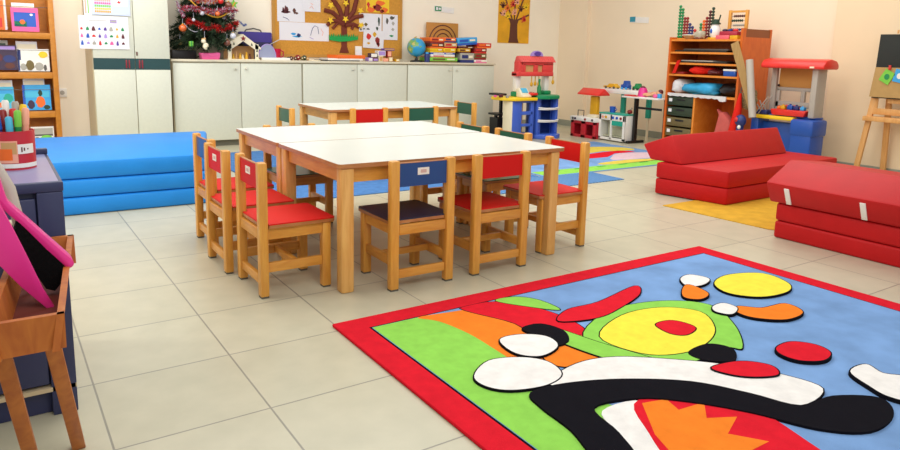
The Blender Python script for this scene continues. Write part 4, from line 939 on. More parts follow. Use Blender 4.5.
for x, L in ((5.156, .13), (5.212, .12), (5.268, .13), (5.491, .1)):
    m = MB(); m.tube([(x, yf+.03, .735), (x, yf+.03, .735-L*.6)], .006, seg=6); m.ball((x, yf+.03, .735-L*.75), (.022, .01, .028), u=10, v=8)
    tag(m.build('toy_utensil', 'gold'), 'yellow toy utensil hanging under the red hood, %s' % {5.156: 'nearest the cash register', 5.212: 'second from the cash register', 5.268: 'beside the green bottle', 5.491: 'outside the white post'}[x], 'utensil', 'yellow utensils under the hood')
t = thing('toy_bottle', 'dark green toy bottle on the green toy counter', 'bottle', (5.27, y0+.12, .515))
m = MB(); m.lathe([(0, 0), (.024, 0), (.026, .08), (.012, .12), (.012, .16)], (5.27, y0+.12, .515), seg=12); m.build('bottle_body', 'green', t)
m = MB(); m.lathe([(0, .185), (.014, .185), (.014, .155)], (5.27, y0+.12, .515), seg=10); m.build('cap', 'kitchen_green', t)
for i, (x, yv, r, k, lb) in enumerate(((5.15, y0+.12, .022, 'black', 'black toy pot piece on the green counter'), (5.2, y0+.08, .018, 'dkgrey', 'dark grey toy pot piece on the green counter'), (4.70, y0+.12, .024, 'maroon', 'maroon toy piece at the far yellow counter end'), (4.74, y0+.05, .018, 'grey', 'grey toy piece near the end of the yellow counter'), (4.64, y0+.15, .016, 'pink', 'pinkish toy piece at the tip of the yellow counter'))):
    m = MB(); m.lathe([(0, 0), (r, 0), (r*1.2, r*1.3), (r*.8, r*1.4), (0, r*1.5)], (x, yv, .515 if x > 5.12 else .492), seg=12); m.box(x, x+r*2, yv-.004, yv+.004, (.515 if x > 5.12 else .492)+r, (.515 if x > 5.12 else .492)+r*1.3)
    tag(m.build('toy_pan', k), lb, 'toy pan', 'small pans on the toy kitchen')
t = thing('cash_register', 'white toy cash register with cyan screen on the yellow toy counter', 'toy', (5.0, y0+.06, .492))
m = MB(); m.prism([(y0+.0, .494), (y0+.12, .494), (y0+.13, .585), (y0+.09, .6), (y0+.03, .53), (y0, .52)], 4.925, 5.06, 'x', bev=.006); m.build('register_body', 'cream', t)
m = MB(); m.beam((4.992, y0+.036, .546), (4.992, y0+.078, .595), .085, .006, side=(1, 0, 0)); m.build('screen', 'cyan', t)
box(5.04, 5.13, y0-.03, y0+.08, .5165, .545, bev=.01).build('drawer', 'plastic_red', t)
t = thing('black_stand', 'small black metal stand with a shelf behind the toy kitchen', 'stand', (4.96, 4.08, 0))
for z, b in ((.25, 5.06), (.49, 4.99)): box(4.87, b, 3.98, 4.18, z, z+.025, bev=.004).build('shelf', 'black_metal', t)
for x, zt in ((4.98, .49), (4.91, .25)):
    m = MB(); m.box(x-.016, x+.016, 4.06, 4.09, .02, zt); m.build('post', 'black_metal', t)
box(4.87, 5.06, 3.98, 4.18, .0, .02, bev=.004).build('base', 'black_metal', t)
box(4.88, 4.99, 4.0, 4.16, .02, .22).build('storage_box', 'black', t)

# ------------------------------------------------------------------ red and white toy kitchens, desk
t = thing('toy_stove', 'low red toy stove with white hob strip and red canopy on a yellow post', 'toy kitchen', (5.92, 3.48, 0))
m = MB(); m.box(5.82, 6.0, 3.29, 3.31, 0, .2); m.box(5.82, 6.0, 3.685, 3.705, 0, .2); m.box(5.98, 6.0, 3.31, 3.685, 0, .2)
for a, b in ((3.29, 3.33), (3.45, 3.53), (3.655, 3.705)): m.box(5.8, 5.83, a, b, 0, .2, bev=.004)
m.box(5.8, 5.83, 3.29, 3.705, 0, .035, bev=.004); m.box(5.8, 5.83, 3.29, 3.705, .165, .2, bev=.004)
m.build('stove_body', P('stove_red', '#c22432', .4), t)
m = MB(); m.box(5.79, 6.02, 3.285, 3.715, .2, .25, bev=.006); m.build('hob_strip', 'white', t)
for y, k in ((3.33, 'dkgrey'), (3.45, 'dkred'), (3.62, 'plum'), (3.66, 'dkgrey')):
    m = MB(); m.tube([(5.79, y, .225), (5.78, y, .225)], .014, seg=10); m.build('dial', k, t)
m = MB(); m.box(5.965, 6.015, 3.44, 3.56, .25, .5, bev=.01); m.build('post', 'gold', t)
m = MB(); m.prism([(5.9, .51), (6.1, .51), (6.09, .53), (6.0, .595), (5.91, .53)], 3.36, 3.73, 'y', bev=.008); m.build('canopy', 'plastic_red', t)
t = thing('toy_pot_rack', 'small grey wire rack standing on the red toy stove', 'rack', (5.9, 3.62, .25))
m = MB(); m.tube([(5.88, 3.67, .25), (5.88, 3.67, .32), (5.88, 3.57, .32), (5.88, 3.57, .25)], .006, seg=6); m.build('wire_loop', 'dkgrey', t)
box(5.83, 5.93, 3.34, 3.46, .25, .285, bev=.006).build('small_box', 'cream', t)

t = thing('toy_kitchen', 'white toy kitchen with teal posts and coloured dials beside the red stove', 'toy kitchen', (6.05, 3.08, 0))
yl, yr, xf, xb = 3.28, 2.88, 5.85, 6.04
m = MB(); m.box(xf, xb, yr, yr+.02, .03, .315, bev=.003); m.box(xf, xb, yl-.02, yl, .03, .315, bev=.003); m.box(xb-.02, xb, yr, yl, .03, .315); m.box(xf, xb, yr, yl, .015, .035)
m.box(xf, xf+.02, yr, yr+.03, .02, .31); m.box(xf, xf+.02, yl-.03, yl, .02, .31); m.box(xf, xf+.02, 3.08, 3.1, .02, .31); m.box(xf, xf+.02, yr, yl, .245, .315, bev=.002); m.box(xf, xf+.02, yr, yl, .015, .045)
m.build('kitchen_body', 'white', t)
box(xf+.003, xf+.017, 2.91, 3.08, .19, .245).build('drawer_front', 'teal', t)
m = MB(); m.box(xf+.05, xb-.05, yr+.03, yl-.03, .05, .06); m.box(xf+.13, xf+.15, yr+.03, yl-.03, .06, .3); m.build('inner_panel', P('pale_sage', '#c9c8ac', .6), t)
for y, k in ((3.22, 'peach'), (3.17, 'gold'), (3.06, 'blue'), (3.0, 'blue'), (2.94, 'dkred')):
    m = MB(); m.tube([(xf, y, .28), (xf-.008, y, .28)], .016, seg=12); m.build('dial', k, t)
box(xf-.004, xb+.004, yr-.004, yl+.004, .315, .33, bev=.003).build('counter', 'teal', t)
for y in (3.325, 2.93): 
    box(6.28, 6.32, y-.03, y+.03, .27, .54, bev=.004).build('post', 'teal', t)
    box(6.29, 6.31, y-.012, y+.012, .0, .27).build('lower_post', 'cream', t)
box(6.12, 6.36, 2.88, 3.56, .54, .595, bev=.006).build('top_shelf', 'white', t)
tx = thing('toy_cup', 'small blue toy cup on the teal counter of the white toy kitchen', 'toy', (5.95, 3.17, .33))
m = MB(); m.lathe([(0, 0), (.03, 0), (.036, .07), (.03, .07), (.026, .01), (0, .01)], (5.95, 3.17, .33), seg=14); m.build('cup_body', 'blue', tx)
m = MB(); m.tube([(5.95, 3.13, .385), (5.95, 3.105, .37), (5.95, 3.13, .345)], .005, seg=6); m.build('handle', 'blue', tx)
m = MB(); m.ball((5.98, 2.93, .355), (.03, .03, .026)); m.tube([(5.98, 2.93, .37), (5.98, 2.9, .4)], .008, m=1)
tag(m.build('toy_kettle', ['dkred', 'grey']), 'dark red toy kettle at the edge of the teal counter', 'toy')
def toy_car(x, y, z, k, L, H, label, wheels='dkgrey'):
    t = thing('toy_vehicle', label, 'toy', (x, y, z), group='plastic toys on the white shelf')
    m = MB(); m.prism([(y-L/2, z+.014), (y+L/2, z+.014), (y+L/2, z+H*.55), (y+L*.2, z+H*.6), (y+L*.1, z+H), (y-L*.3, z+H), (y-L*.42, z+H*.55), (y-L/2, z+H*.5)], x-.035, x+.035, 'x', bev=.006); m.build('vehicle_body', k, t)
    for sy in (-.3, .3):
        for sx in (-1, 1):
            m = MB(); m.tube([(x+sx*.03, y+sy*L, z+.015), (x+sx*.042, y+sy*L, z+.015)], .015, seg=10); m.build('wheel', wheels, t)
toy_car(6.18, 3.42, .595, 'gold', .22, .06, 'long yellow toy vehicle on the shelf above the white toy kitchen')
toy_car(6.2, 3.21, .595, 'plastic_blue', .11, .105, 'tall blue toy vehicle on the shelf above the white toy kitchen', 'sky')
toy_car(6.22, 3.05, .595, 'green', .10, .08, 'green toy vehicle at the desk end of the white shelf', 'dkgreen')

t = thing('side_desk', 'light topped desk on black metal legs between the white toy kitchen and big shelf', 'desk', (6.1, 2.75, 0))
m = MB(); m.box(5.9, 6.11, 2.472, 3.0, .522, .54, bev=.003, m=0); m.build('desk_top', 'white', t)
for y, dx in ((2.488, .075), (2.85, 0)):
    m = MB(); m.box(5.97+dx, 6.015+dx, y-.016, y+.016, .03, .522); m.build('leg', 'black_metal', t)
    m = MB(); m.box(5.87+2.6*dx, 6.14, y-.02, y+.02, 0, .03, bev=.004); m.build('foot', 'black_metal', t)
box(5.985, 6.0, 2.49, 2.834, .4, .425).build('crossbar', 'black_metal', t)
Z = .54
m = MB(); m.lathe([(0, 0), (.06, 0), (.05, .07), (.035, .10), (0, .105)], (6.03, 2.80, Z), seg=14); m.ball((6.03, 2.80, Z+.1), (.03, .03, .02), m=1)
tag(m.build('toy_basket', ['hot_pink', 'maroon']), 'hot pink toy bucket on the side desk', 'toy')
t = thing('baby_doll', 'bare baby doll lying on the side desk', 'doll', (6.05, 2.62, Z))
m = MB(); m.ball((6.04, 2.64, Z+.035), (.035, .06, .033)); m.ball((6.03, 2.565, Z+.05), (.036, .036, .038)); 
m.tube([(6.03, 2.69, Z+.03), (6.0, 2.74, Z+.03), (6.0, 2.79, Z+.018)], [.02, .017, .012]); m.tube([(6.06, 2.69, Z+.03), (6.07, 2.75, Z+.035), (6.05, 2.79, Z+.02)], [.02, .017, .012])
m.tube([(6.0, 2.62, Z+.04), (5.97, 2.65, Z+.03), (5.96, 2.69, Z+.02)], [.014, .012, .01]); m.build('body', 'skin', t)
m = MB(); m.ball((6.035, 2.555, Z+.065), (.034, .03, .03)); m.build('hair', 'maroon', t)
m = MB(); m.box(5.95, 5.99, 2.49, 2.53, Z, Z+.05, bev=.008); tag(m.build('toy_block', 'sky'), 'sky blue toy block at the shelf end of the side desk', 'block')
m = MB(); m.ball((5.955, 2.56, Z+.022), (.02, .03, .022)); tag(m.build('toy_ball', 'pink'), 'pale pink toy beside the sky blue block on the desk', 'toy')
m = MB(); m.box(5.92, 5.99, 2.86, 2.98, Z, Z+.016, bev=.003); m.box(5.91, 5.96, 2.8, 2.87, Z+.0, Z+.012, bev=.003); tag(m.build('plastic_piece', 'red'), 'flat red plastic piece on the corner of the side desk', 'toy')

# ------------------------------------------------------------------ big orange shelf
SX0, SX1, SY0, SY1, SH = 6.0, 6.49, 1.58, 2.46, 1.205
t = thing('storage_shelf', 'tall orange wooden storage shelf with flat compartments and small drawers', 'shelf', (6.25, 2.02, 0))
box(SX0, SX1, SY1-.025, SY1, 0, SH).build('side_panel', 'orange_wood', t)
m = MB(); m.box(SX0, SX1, SY0, SY0+.025, 0, SH); m.box(SX0, SX0+.05, SY0, SY0+.025, SH, SH+.085); m.box(SX1-.03, SX1, SY0, SY0+.025, SH, SH+.085); m.box(SX0+.05, SX1-.03, SY0+.004, SY0+.02, SH, SH+.08, m=1)
m.build('side_panel', ['orange_wood', P('brown_panel', '#8a4a20', .5)], t)
box(SX1-.015, SX1, SY0+.025, SY1-.025, 0, SH).build('back_panel', 'orange_wood', t)
for z in (1.183, 1.052, .938, .815, .605): box(SX0+.002, SX1-.015, SY0+.025, SY1-.025, z-.02, z, m=0).build('shelf', 'orange_lip', t)
box(SX0+.002, SX1-.015, 2.07, 2.092, .02, .585).build('divider', 'orange_lip', t)
box(SX0+.02, SX1-.015, SY0+.025, SY1-.025, 0, .02).build('bottom_board', 'orange_wood', t)
for i in range(5):
    z1 = .583-i*.112; k = 'drawer_green' if i < 2 else 'drawer_olive'
    d = box(SX0+.006, SX0+.36, 2.1, 2.428, z1-.104, z1-.012, bev=.004).build('drawer', k, t)
    m = MB(); m.box(SX0+.002, SX0+.007, 2.365, 2.405, z1-.065, z1-.03); m.build('label_card', 'paper', d)
    m = MB(); m.box(SX0+.002, SX0+.007, 2.2, 2.31, z1-.05, z1-.03, bev=.002); m.build('handle_slot', 'black', d)
def flat(x0, x1, y0, y1, z0, z1, k, nm, lb, cat, rot=0., bev=.003, grp=None, mats=None):
    return tag(box(x0, x1, y0, y1, z0, z1, bev=bev, rot=Matrix.Rotation(rot, 3, 'Z')).build(nm, k), lb, cat, grp)
G1 = 'papers lying in the flat compartments'
flat(6.03, 6.4, 1.78, 2.40, 1.053, 1.07, 'black', 'paper_stack', 'black paper stack in the topmost compartment', 'papers', .03, grp=G1)
flat(6.04, 6.38, 1.75, 2.3, 1.0705, 1.086, 'dkgrey', 'paper_stack', 'dark grey paper stack on the black one, topmost compartment', 'papers', -.02, grp=G1)
flat(6.02, 6.4, 1.75, 2.36, .939, .953, 'black', 'paper_stack', 'black paper stack in the second compartment', 'papers', .02, grp=G1)
flat(6.02, 6.36, 1.9, 2.3, .9535, .966, 'grey', 'paper_stack', 'pale grey paper stack on the black one, second compartment', 'papers', -.03, grp=G1)
m = MB(); m.prism([(2.33, .96), (2.29, .965), (2.345, .825), (2.385, .82)], 5.99, 6.001, 'x'); tag(m.build('red_ribbon', 'cloth_red'), 'red strip hanging down over two compartments of the orange shelf', 'ribbon')
def crumple(x0, x1, y0, y1, z0, z1, k, nm, lb, cat, seed):
    rr = random.Random(seed); bm = bmesh.new(); bmesh.ops.create_icosphere(bm, subdivisions=3, radius=1)
    cx, cy, cz = (x0+x1)/2, (y0+y1)/2, (z0+z1)/2
    ph = [rr.uniform(0, 6) for _ in range(6)]
    for v in bm.verts:
        n = v.co.copy(); f = 1+.12*math.sin(5*n.y+ph[0])+.09*math.sin(9*n.x+ph[1])*math.cos(7*n.y+ph[2])+.06*math.sin(15*n.z+11*n.y+ph[3])
        sx = abs(n.x)**.7*(1 if n.x > 0 else -1); sy = abs(n.y)**.7*(1 if n.y > 0 else -1)
        z = cz+(z1-z0)/2*max(-1, min(1, n.z*f*1.05))
        v.co = (min(max(cx+(x1-x0)/2*sx*f, x0), x1), min(max(cy+(y1-y0)/2*sy*f, y0), y1), max(z, z0))
    m = MB(); m.add(bm); return tag(m.build(nm, k, smooth=60), lb, cat)
crumple(6.01, 6.35, 1.95, 2.24, .816, .905, 'cloth_red', 'red_cloth', 'crumpled bright red cloth in the third compartment', 'cloth', 1)
crumple(6.02, 6.3, 1.82, 1.98, .816, .88, 'maroon', 'maroon_cloth', 'dark maroon cloth beside the red one in the third compartment', 'cloth', 2)
flat(6.02, 6.3, 2.26, 2.41, .816, .84, 'dkred', 'paper_stack', 'dark red stack behind the hanging red strip', 'papers', grp=G1)
t = thing('blue_box', 'small blue box with white lid in the third compartment', 'box', (6.1, 1.70, .816))
box(6.01, 6.2, 1.63, 1.77, .816, .868, bev=.004).build('box_body', 'plastic_blue', t); box(6.008, 6.202, 1.628, 1.772, .868, .886, bev=.003).build('lid', 'white', t)
crumple(6.0, 6.3, 2.25, 2.43, .606, .76, 'cloth_white', 'white_bag', 'crumpled white plastic bag in the wide compartment over the drawers', 'bag', 4)
crumple(6.0, 6.28, 1.84, 2.27, .606, .735, 'cloth_blue', 'turquoise_bag', 'turquoise plastic bag lying in the wide compartment', 'bag', 5)
crumple(6.06, 6.4, 1.64, 1.86, .606, .74, 'black', 'black_bag', 'black bag at the end of the wide compartment', 'bag', 6)
m = MB(); n = 22
top = [(2.42-.72*i/n, .612) for i in range(n+1)]; bot = [(2.42-.72*i/n, .588-.012*abs(math.sin(i*1.3))-.02*(i > 19)) for i in range(n+1)]
m.prism(top+bot[::-1], 5.988, 6.001, 'x'); tag(m.build('white_cloth', 'cloth_white'), 'white cloth edge hanging over the board above the drawers', 'cloth')
flat(6.04, 6.35, 1.85, 2.06, .02, .16, 'tan', 'carton', 'tan carton at the bottom of the open bay of the orange shelf', 'box')
m = MB(); m.prism([(1.62, .021), (1.85, .021), (1.835, .2), (1.79, .44), (1.75, .46), (1.65, .36)], 6.02, 6.12, 'x', bev=.02); m.prism([(1.80, .4), (1.84, .48), (1.77, .44)], 6.05, 6.09, 'x', bev=.008)
tag(m.build('pink_cushion', 'cushion'), 'dusty pink cushion with pointed ear in the open bay', 'cushion')
t = thing('folded_umbrella', 'closed bright red umbrella leaning at the front corner of the orange shelf', 'umbrella', (5.93, 1.54, 0))
m = MB(); m.tube([(5.92, 1.57, .05), (5.935, 1.54, .3), (5.95, 1.525, .5), (5.96, 1.52, .66)], [.04, .05, .036, .012], seg=10); m.build('canopy', 'cloth_red', t)
m = MB(); m.tube([(5.96, 1.52, .64), (5.965, 1.517, .72)], .006, seg=6); m.tube([(5.92, 1.57, .0), (5.92, 1.57, .06)], .006, seg=6); m.build('shaft', 'dkgrey', t)
crumple(5.985, 6.04, 1.36, 1.545, .5, .70, 'cloth_spot', 'spotted_cloth', 'brown spotted cloth hanging beside the red umbrella', 'cloth', 9)
t = thing('toy_figure_ball', 'blue toy with red and white spots in front of the work bench', 'toy', (5.88, 1.44, 0))
m = MB(); m.ball((5.88, 1.44, .40), (.05, .055, .06), u=16, v=10); m.box(5.85, 5.91, 1.41, 1.47, 0, .36, bev=.02); m.build('toy_body', 'navy', t)
m = MB(); m.ball((5.84, 1.46, .41), (.02, .024, .024)); m.build('red_spot', 'red', t); m = MB(); m.ball((5.848, 1.43, .34), (.014, .018, .02)); m.build('white_spot', 'white', t)
m = MB(); m.beam((5.985, 1.655, 1.15), (5.95, 1.36, .49), .008, .085, side=(1, 0, 0)); tag(m.build('cardboard_strip', 'card'), 'long cardboard strip leaning against the orange shelf', 'cardboard')
m = MB(); m.tube([(5.95, 1.452, .985), (5.90, 1.33, .44)], .034, seg=16); tag(m.build('paper_tube', 'plastic_grey'), 'white grey cardboard tube leaning beside the cardboard strip', 'tube')
# things on top of the shelf
ZS = 1.183
def bead_stair(x, ys, ns, ks, label):
    t = thing('bead_stair', label, 'bead stair', (x, sum(ys)/len(ys), ZS), group='coloured bead stairs')
    box(x-.03, x+.03, min(ys)-.025, max(ys)+.025, ZS, ZS+.015, bev=.003).build('base', 'beech', t)
    for y, n, k in zip(ys, ns, ks):
        m = MB()
        for i in range(n): m.ball((x, y, ZS+.031+i*.032), .0165, u=10, v=7)
        m.build('bead_column', k, t)
bead_stair(6.12, [2.44-.0345*i for i in range(7)], [11, 10, 7, 7, 5, 4, 3], ['green', 'green', 'dkred', 'dkred', 'navy', 'navy', 'red'], 'taller bead stair at the edge of the orange shelf, green columns highest')
bead_stair(6.17, [2.2-.0345*i for i in range(5)], [5, 6, 7, 9, 10], ['green', 'orange', 'dkred', 'maroon', 'dkgreen'], 'lower bead stair rising toward the snowman jar')
t = thing('wooden_dish', 'shallow tan dish with white rim on the orange shelf before the bead stairs', 'dish', (6.05, 2.22, ZS))
m = MB(); m.lathe([(0, 0), (.04, 0), (.075, .035), (.07, .04), (.04, .012), (0, .01)], (6.06, 2.24, ZS), seg=18); m.build('dish_body', 'tan', t)
m = MB(); m.lathe([(.068, .038), (.08, .045), (.08, .05), (.06, .048)], (6.06, 2.24, ZS), seg=18); m.build('rim', 'white', t)
crumple(6.02, 6.12, 2.07, 2.19, ZS, ZS+.09, P('dusty_grey', '#b3aa94'), 'grey_figure', 'dusty grey white figure lying between dish and snowman jar', 'toy', 12)
crumple(6.02, 6.08, 2.08, 2.16, ZS, ZS+.03, 'bronze', 'brown_piece', 'brown piece under the dusty grey figure', 'toy', 14)
t = thing('snowman_jar', 'white jar with blue patch and green lid on the orange shelf', 'jar', (6.12, 1.985, ZS))
m = MB(); m.lathe([(0, 0), (.038, 0), (.052, .03), (.054, .08), (.04, .12), (.034, .135), (0, .135)], (6.12, 1.985, ZS+.02), seg=18); m.build('jar_body', 'white', t)
m = MB(); m.ball((6.072, 1.995, ZS+.085), (.012, .016, .026)); m.build('blue_patch', 'blue', t)
m = MB(); m.lathe([(0, 0), (.05, 0), (.05, .012), (.036, .02), (.034, .05), (0, .052)], (6.12, 1.985, ZS+.155), seg=16); m.tube([(6.12, 1.95, ZS+.19), (6.12, 1.935, ZS+.25)], .007); m.build('lid', 'dkgreen', t)
m = MB(); m.lathe([(0, 0), (.07, 0), (.07, .02), (0, .02)], (6.12, 1.985, ZS), seg=18); tag(m.build('yellow_mat', 'gold'), 'yellow round coaster under the white jar', 'coaster')
t = thing('abacus', 'wooden counting frame with grey bead rods on the orange shelf', 'abacus', (6.2, 1.78, ZS))
for y in (1.69, 1.88):
    m = MB(); m.box(6.19, 6.22, y-.014, y+.014, ZS, 1.48, bev=.003); m.build('upright', 'beech', t)
m = MB(); m.box(6.185, 6.225, 1.66, 1.91, ZS, ZS+.02); m.box(6.193, 6.217, 1.69, 1.88, 1.455, 1.475); m.build('crossbar', 'beech', t)
for i in range(5):
    z = 1.24+i*.045; m = MB(); m.tube([(6.205, 1.69, z), (6.205, 1.88, z)], .003, 1, 6)
    for j in range(6): m.ball((6.205, 1.72+.022*j+.02*(i % 2), z), (.012, .0105, .013), 0, 8, 6)
    m.build('bead_rod', [['dkgrey', 'navy', 'grey', 'dkgreen', 'brown'][i], 'grey'], t)
flat(6.03, 6.15, 1.68, 1.87, ZS+.04, ZS+.08, P('crimson2', '#a8243a'), 'red_tray', 'dark red tray of pieces before the counting frame', 'tray', .1)
for i, (y, k, lb) in enumerate(((1.84, 'plum', 'plum'), (1.78, 'navy', 'navy'), (1.72, 'red', 'red'))):
    m = MB(); m.ball((6.08, y, ZS+.09), (.03, .028, .016)); tag(m.build('counting_piece', k), lb+' piece lying in the dark red tray', 'toy', 'pieces in the dark red tray')
flat(6.01, 6.16, 1.76, 1.9, ZS, ZS+.04, P('coral_pink', '#e2606c'), 'pink_box', 'coral pink box under the dark red tray', 'box', .15)
flat(6.02, 6.1, 1.655, 1.74, ZS, ZS+.038, 'gold', 'yellow_box', 'small yellow box beside the coral pink one on the shelf', 'box')

# ------------------------------------------------------------------ toy work bench
t = thing('toy_workbench', 'large toy workbench with red roof, grey frame and blue base', 'toy bench', (6.24, 1.08, 0))
bx0, bx1, by0, by1 = 6.07, 6.46, .84, 1.43
m = MB(); m.box(6.0, 6.235, .80, 1.0, 0, .40, bev=.02); m.box(5.99, 6.245, .785, 1.01, .30, .455, bev=.025); m.build('side_cabinet', 'plastic_blue', t)
m = MB(); m.box(6.13, 6.24, 1.0, 1.43, 0, .40, bev=.01); m.box(6.05, 6.24, 1.36, 1.44, .0, .43, bev=.012); m.build('base_cabinet', 'plastic_blue', t)
m = MB(); m.box(6.03, 6.14, 1.005, 1.45, .43, .465, bev=.008); m.build('bench_top', 'yellow', t)
box(6.1, 6.24, .83, 1.44, .455, .475, bev=.006).build('back_ledge', 'plastic_blue', t)
for y in (.83, 1.30):
    m = MB(); m.box(6.06 if y < 1 else 6.19, 6.22 if y < 1 else 6.23, y-.0, y+.055, .47, .93, bev=.008); m.build('post', 'plastic_grey', t)
m = MB(); m.box(6.215, 6.25, .88, 1.31, .70, .735, bev=.006); m.box(6.215, 6.25, .88, 1.31, .54, .60, bev=.006); m.box(6.215, 6.25, 1.02, 1.06, .59, .71, bev=.006); m.box(6.215, 6.25, 1.27, 1.31, .47, .72, bev=.006)
m.build('frame_bar', 'plastic_grey', t)
for y in (1.28, .905):
    m = MB(); m.ball((6.205, y, .75), .012, u=8, v=6); m.build('bolt', 'black', t)
box(6.24, 6.25, .88, 1.30, .735, .93).build('back_board', P('bench_tan', '#d09448', .6), t)
m = MB(); m.prism([(6.0, .915), (6.26, .915), (6.26, .96), (6.22, .995), (6.13, 1.01), (6.04, .995), (6.0, .955)], .75, 1.365, 'x' if False else 'y', bev=.018); m.build('roof', 'plastic_red', t)
box(5.996, 6.004, .84, .88, .925, .94).build('roof_badge', 'cream', t)
t = thing('parts_tray', 'red tray of coloured toy parts on the yellow bench top', 'tray', (6.13, 1.07, .465))
m = MB(); m.prism([(.92, .475), (1.23, .475), (1.25, .53), (.9, .53)], 6.05, 6.18, 'x', bev=.006); m.build('tray_body', 'plastic_red', t)
m = MB(); m.tube([(6.115, 1.2, .53), (6.115, 1.14, .565), (6.115, 1.02, .565), (6.115, .96, .53)], .008); m.build('handle', 'plastic_red', t)
for i, (y, k, r, lb) in enumerate(((1.15, 'gold', .022, 'yellow'), (1.08, 'plastic_blue', .026, 'larger blue'), (1.02, 'navy', .024, 'navy'), (.96, 'sky', .02, 'sky blue'), (1.19, 'orange', .016, 'orange'))):
    m = MB(); m.box(6.085, 6.085+r*2.4, y-r, y+r, .531, .531+r*1.6, bev=.006); m.tube([(6.1, y, .531+r*1.5), (6.1, y, .531+r*2.1)], r*.4, seg=8); tag(m.build('toy_part', k), lb+' toy part heaped in the red tray', 'toy', 'toy parts in the red tray')
t = thing('small_caddy', 'dark blue caddy with grey tools at the end of the yellow bench top', 'caddy', (6.1, 1.34, .465))
box(6.06, 6.16, 1.29, 1.4, .466, .51, bev=.01).build('caddy_body', 'navy', t)
for y, dz in ((1.32, .06), (1.355, .09), (1.38, .05)):
    m = MB(); m.tube([(6.1, y, .5), (6.08, y+.03, .51+dz)], .007, seg=6); tag(m.build('toy_tool', 'plastic_grey'), {1.32: 'short grey toy tool nearest the red tray in the caddy', 1.355: 'longest grey toy tool in the dark blue caddy', 1.38: 'grey toy tool nearest the paper tube in the caddy'}[y], 'toy tool', 'grey tools in the caddy')
m = MB(); m.tube([(6.04, 1.40, .47), (6.03, 1.27, .64)], .005, seg=6); m.tube([(6.05, 1.37, .47), (6.06, 1.25, .66)], .004, seg=6)
tag(m.build('wire_bits', 'plastic_grey'), 'thin grey wires leaning beside the paper tube', 'wire')

# ------------------------------------------------------------------ easel
t = thing('easel', 'wooden easel with a small blackboard at the side wall', 'easel', (6.4, .2, 0))
ez = [(6.36, .555, .63, 0), (6.34, -.12, .63, 0)]
m = MB(); m.beam((6.39, .478, .69), (6.36, .55, 0), .03, .045, bev=.004, side=(1, 0, 0)); m.build('leg', 'easel', t)
m = MB(); m.beam((6.39, -.04, .69), (6.36, -.11, 0), .03, .045, bev=.004, side=(1, 0, 0)); m.build('leg', 'easel', t)
m = MB(); m.beam((6.45, .40, 1.2), (6.545, .40, 0), .03, .045, bev=.004, side=(1, 0, 0)); m.build('leg', 'easel', t)
m = MB(); m.beam((6.45, .04, 1.2), (6.545, .04, 0), .03, .045, bev=.004, side=(1, 0, 0)); m.build('leg', 'easel', t)
m = MB(); m.beam((6.372, -.1, .495), (6.372, .53, .495), .10, .042, bev=.004, side=(1, 0, 0)); m.build('tray_ledge', 'easel', t)
m = MB(); m.box(6.372, 6.388, -.05, .50, .535, .59, bev=.003); m.box(6.374, 6.386, .44, .5, .59, .68); m.box(6.374, 6.386, -.05, .36, .64, .68); m.build('lower_board', 'easel', t)
m = MB(); m.box(6.355, 6.372, -.04, .485, .68, 1.235, bev=.002, rot=Matrix.Rotation(.05, 3, 'Y')); m.build('blackboard_panel', 'blackboard', t)
m = MB(); m.tube([(6.36, .34, 1.24), (6.36, .34, 1.27)], .008, seg=8); m.build('peg', 'easel', t)
m = MB(); m.prism([(.50, .69), (-.07, .69), (-.04, .95), (.475, .95)], 6.332, 6.335, 'x'); tag(m.build('kraft_sheet', 'kraft'), 'brown kraft paper sheet covering the lower blackboard', 'paper')
for i, (y0_, z0_, k, rot, lb) in enumerate(((.37, .87, 'ltgreen', .5, 'green card hung on the easel over the kraft sheet'), (.27, .88, 'sky', .2, 'pale blue card beside the green one on the easel'))):
    R_ = Matrix.Rotation(rot, 3, 'X'); m = MB(); m.box(6.324, 6.327, y0_-.045, y0_+.045, z0_-.055, z0_+.055, m=0, rot=R_); m.prism([(y0_+.022*math.cos(2*PI*j/9), z0_+.026*math.sin(2*PI*j/9)) for j in range(9)], 6.3225, 6.324, 'x', m=1)
    tag(m.build('hanging_card', [k, 'green' if i == 0 else 'white']), lb, 'card', 'cards on the easel')
m = MB(); m.box(6.318, 6.332, .345, .365, .93, .97, bev=.003); tag(m.build('clothes_peg', 'red'), 'red peg above the green card on the easel', 'peg')

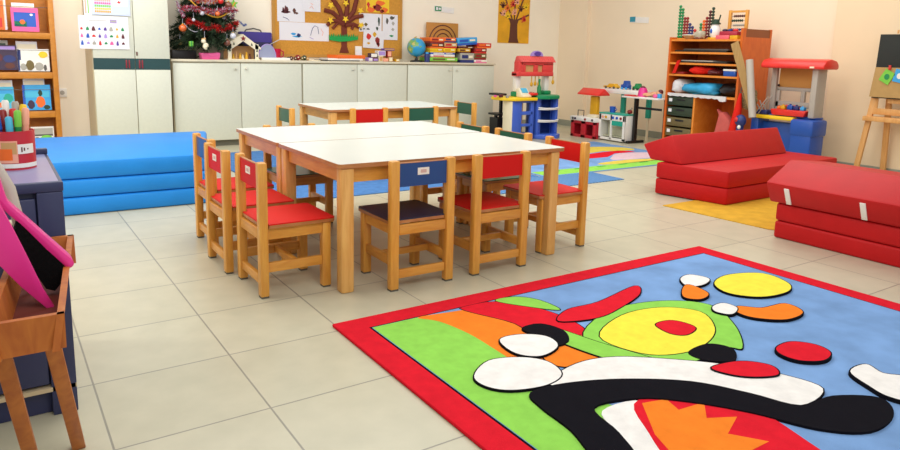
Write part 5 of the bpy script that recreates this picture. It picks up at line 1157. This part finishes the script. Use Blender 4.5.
# ------------------------------------------------------------------ light and camera
w = bpy.data.worlds.new('room_light'); bpy.context.scene.world = w; w.use_nodes = True
bg = w.node_tree.nodes['Background']; bg.inputs['Color'].default_value = (.97, .985, 1.0, 1); bg.inputs['Strength'].default_value = .5
def area(name, loc, target, sx, sy, e, col):
    d = bpy.data.lights.new(name, 'AREA'); d.shape = 'RECTANGLE'; d.size = sx; d.size_y = sy; d.energy = e; d.color = col
    o = bpy.data.objects.new(name, d); COL.objects.link(o); o.location = loc
    o.rotation_euler = (Vector(target)-Vector(loc)).to_track_quat('-Z', 'Y').to_euler(); return o
area('window_light', (-2.1, 1.4, 1.8), (.9, 4.6, .8), 2.6, 1.4, 75, (1, .985, .95))
area('ceiling_and_fill_light', (.45, 3.5, 2.7), (.45, 4.87, .6), .8, .5, 26, (1, .97, .92))  # small lamp added to brighten the wall niche between bookcase and wardrobe
area('ceiling_and_fill_light', (1.6, 1.4, 2.7), (1.6, 1.4, 0), 2.8, 2.8, 70, (1, .985, .95))
area('ceiling_and_fill_light', (4.8, 1.2, 2.7), (4.8, 1.2, 0), 2.4, 2.8, 55, (1, .97, .92))
area('ceiling_and_fill_light', (.6, -2.7, 2.6), (2.2, 1.2, .5), 2.6, 1.4, 48, (1, .985, .96))  # added frontal fill from behind the camera, not a room fitting

cam = bpy.data.cameras.new('camera'); co = bpy.data.objects.new('camera', cam); COL.objects.link(co)
yaw, pitch, roll, f, cyp = .5912499, .170747, .0242579, 689.767, 170.11
fw = Vector((math.sin(yaw)*math.cos(pitch), math.cos(yaw)*math.cos(pitch), -math.sin(pitch)))
rt = Vector((math.cos(yaw), -math.sin(yaw), 0)); up = rt.cross(fw)
r2 = rt*math.cos(roll)+up*math.sin(roll); u2 = up*math.cos(roll)-rt*math.sin(roll)
Mx = Matrix((r2, u2, -fw)).transposed().to_4x4(); Mx.translation = (-.195575, -2.560363, .999209)
co.matrix_world = Mx
cam.sensor_fit = 'HORIZONTAL'; cam.sensor_width = 36; cam.lens = 36*f/900; cam.shift_y = -(225-cyp)/900
cam.clip_start = .02
sc = bpy.context.scene; sc.camera = co
sc.view_settings.view_transform = 'Standard'; sc.view_settings.look = 'None'; sc.view_settings.exposure = .14
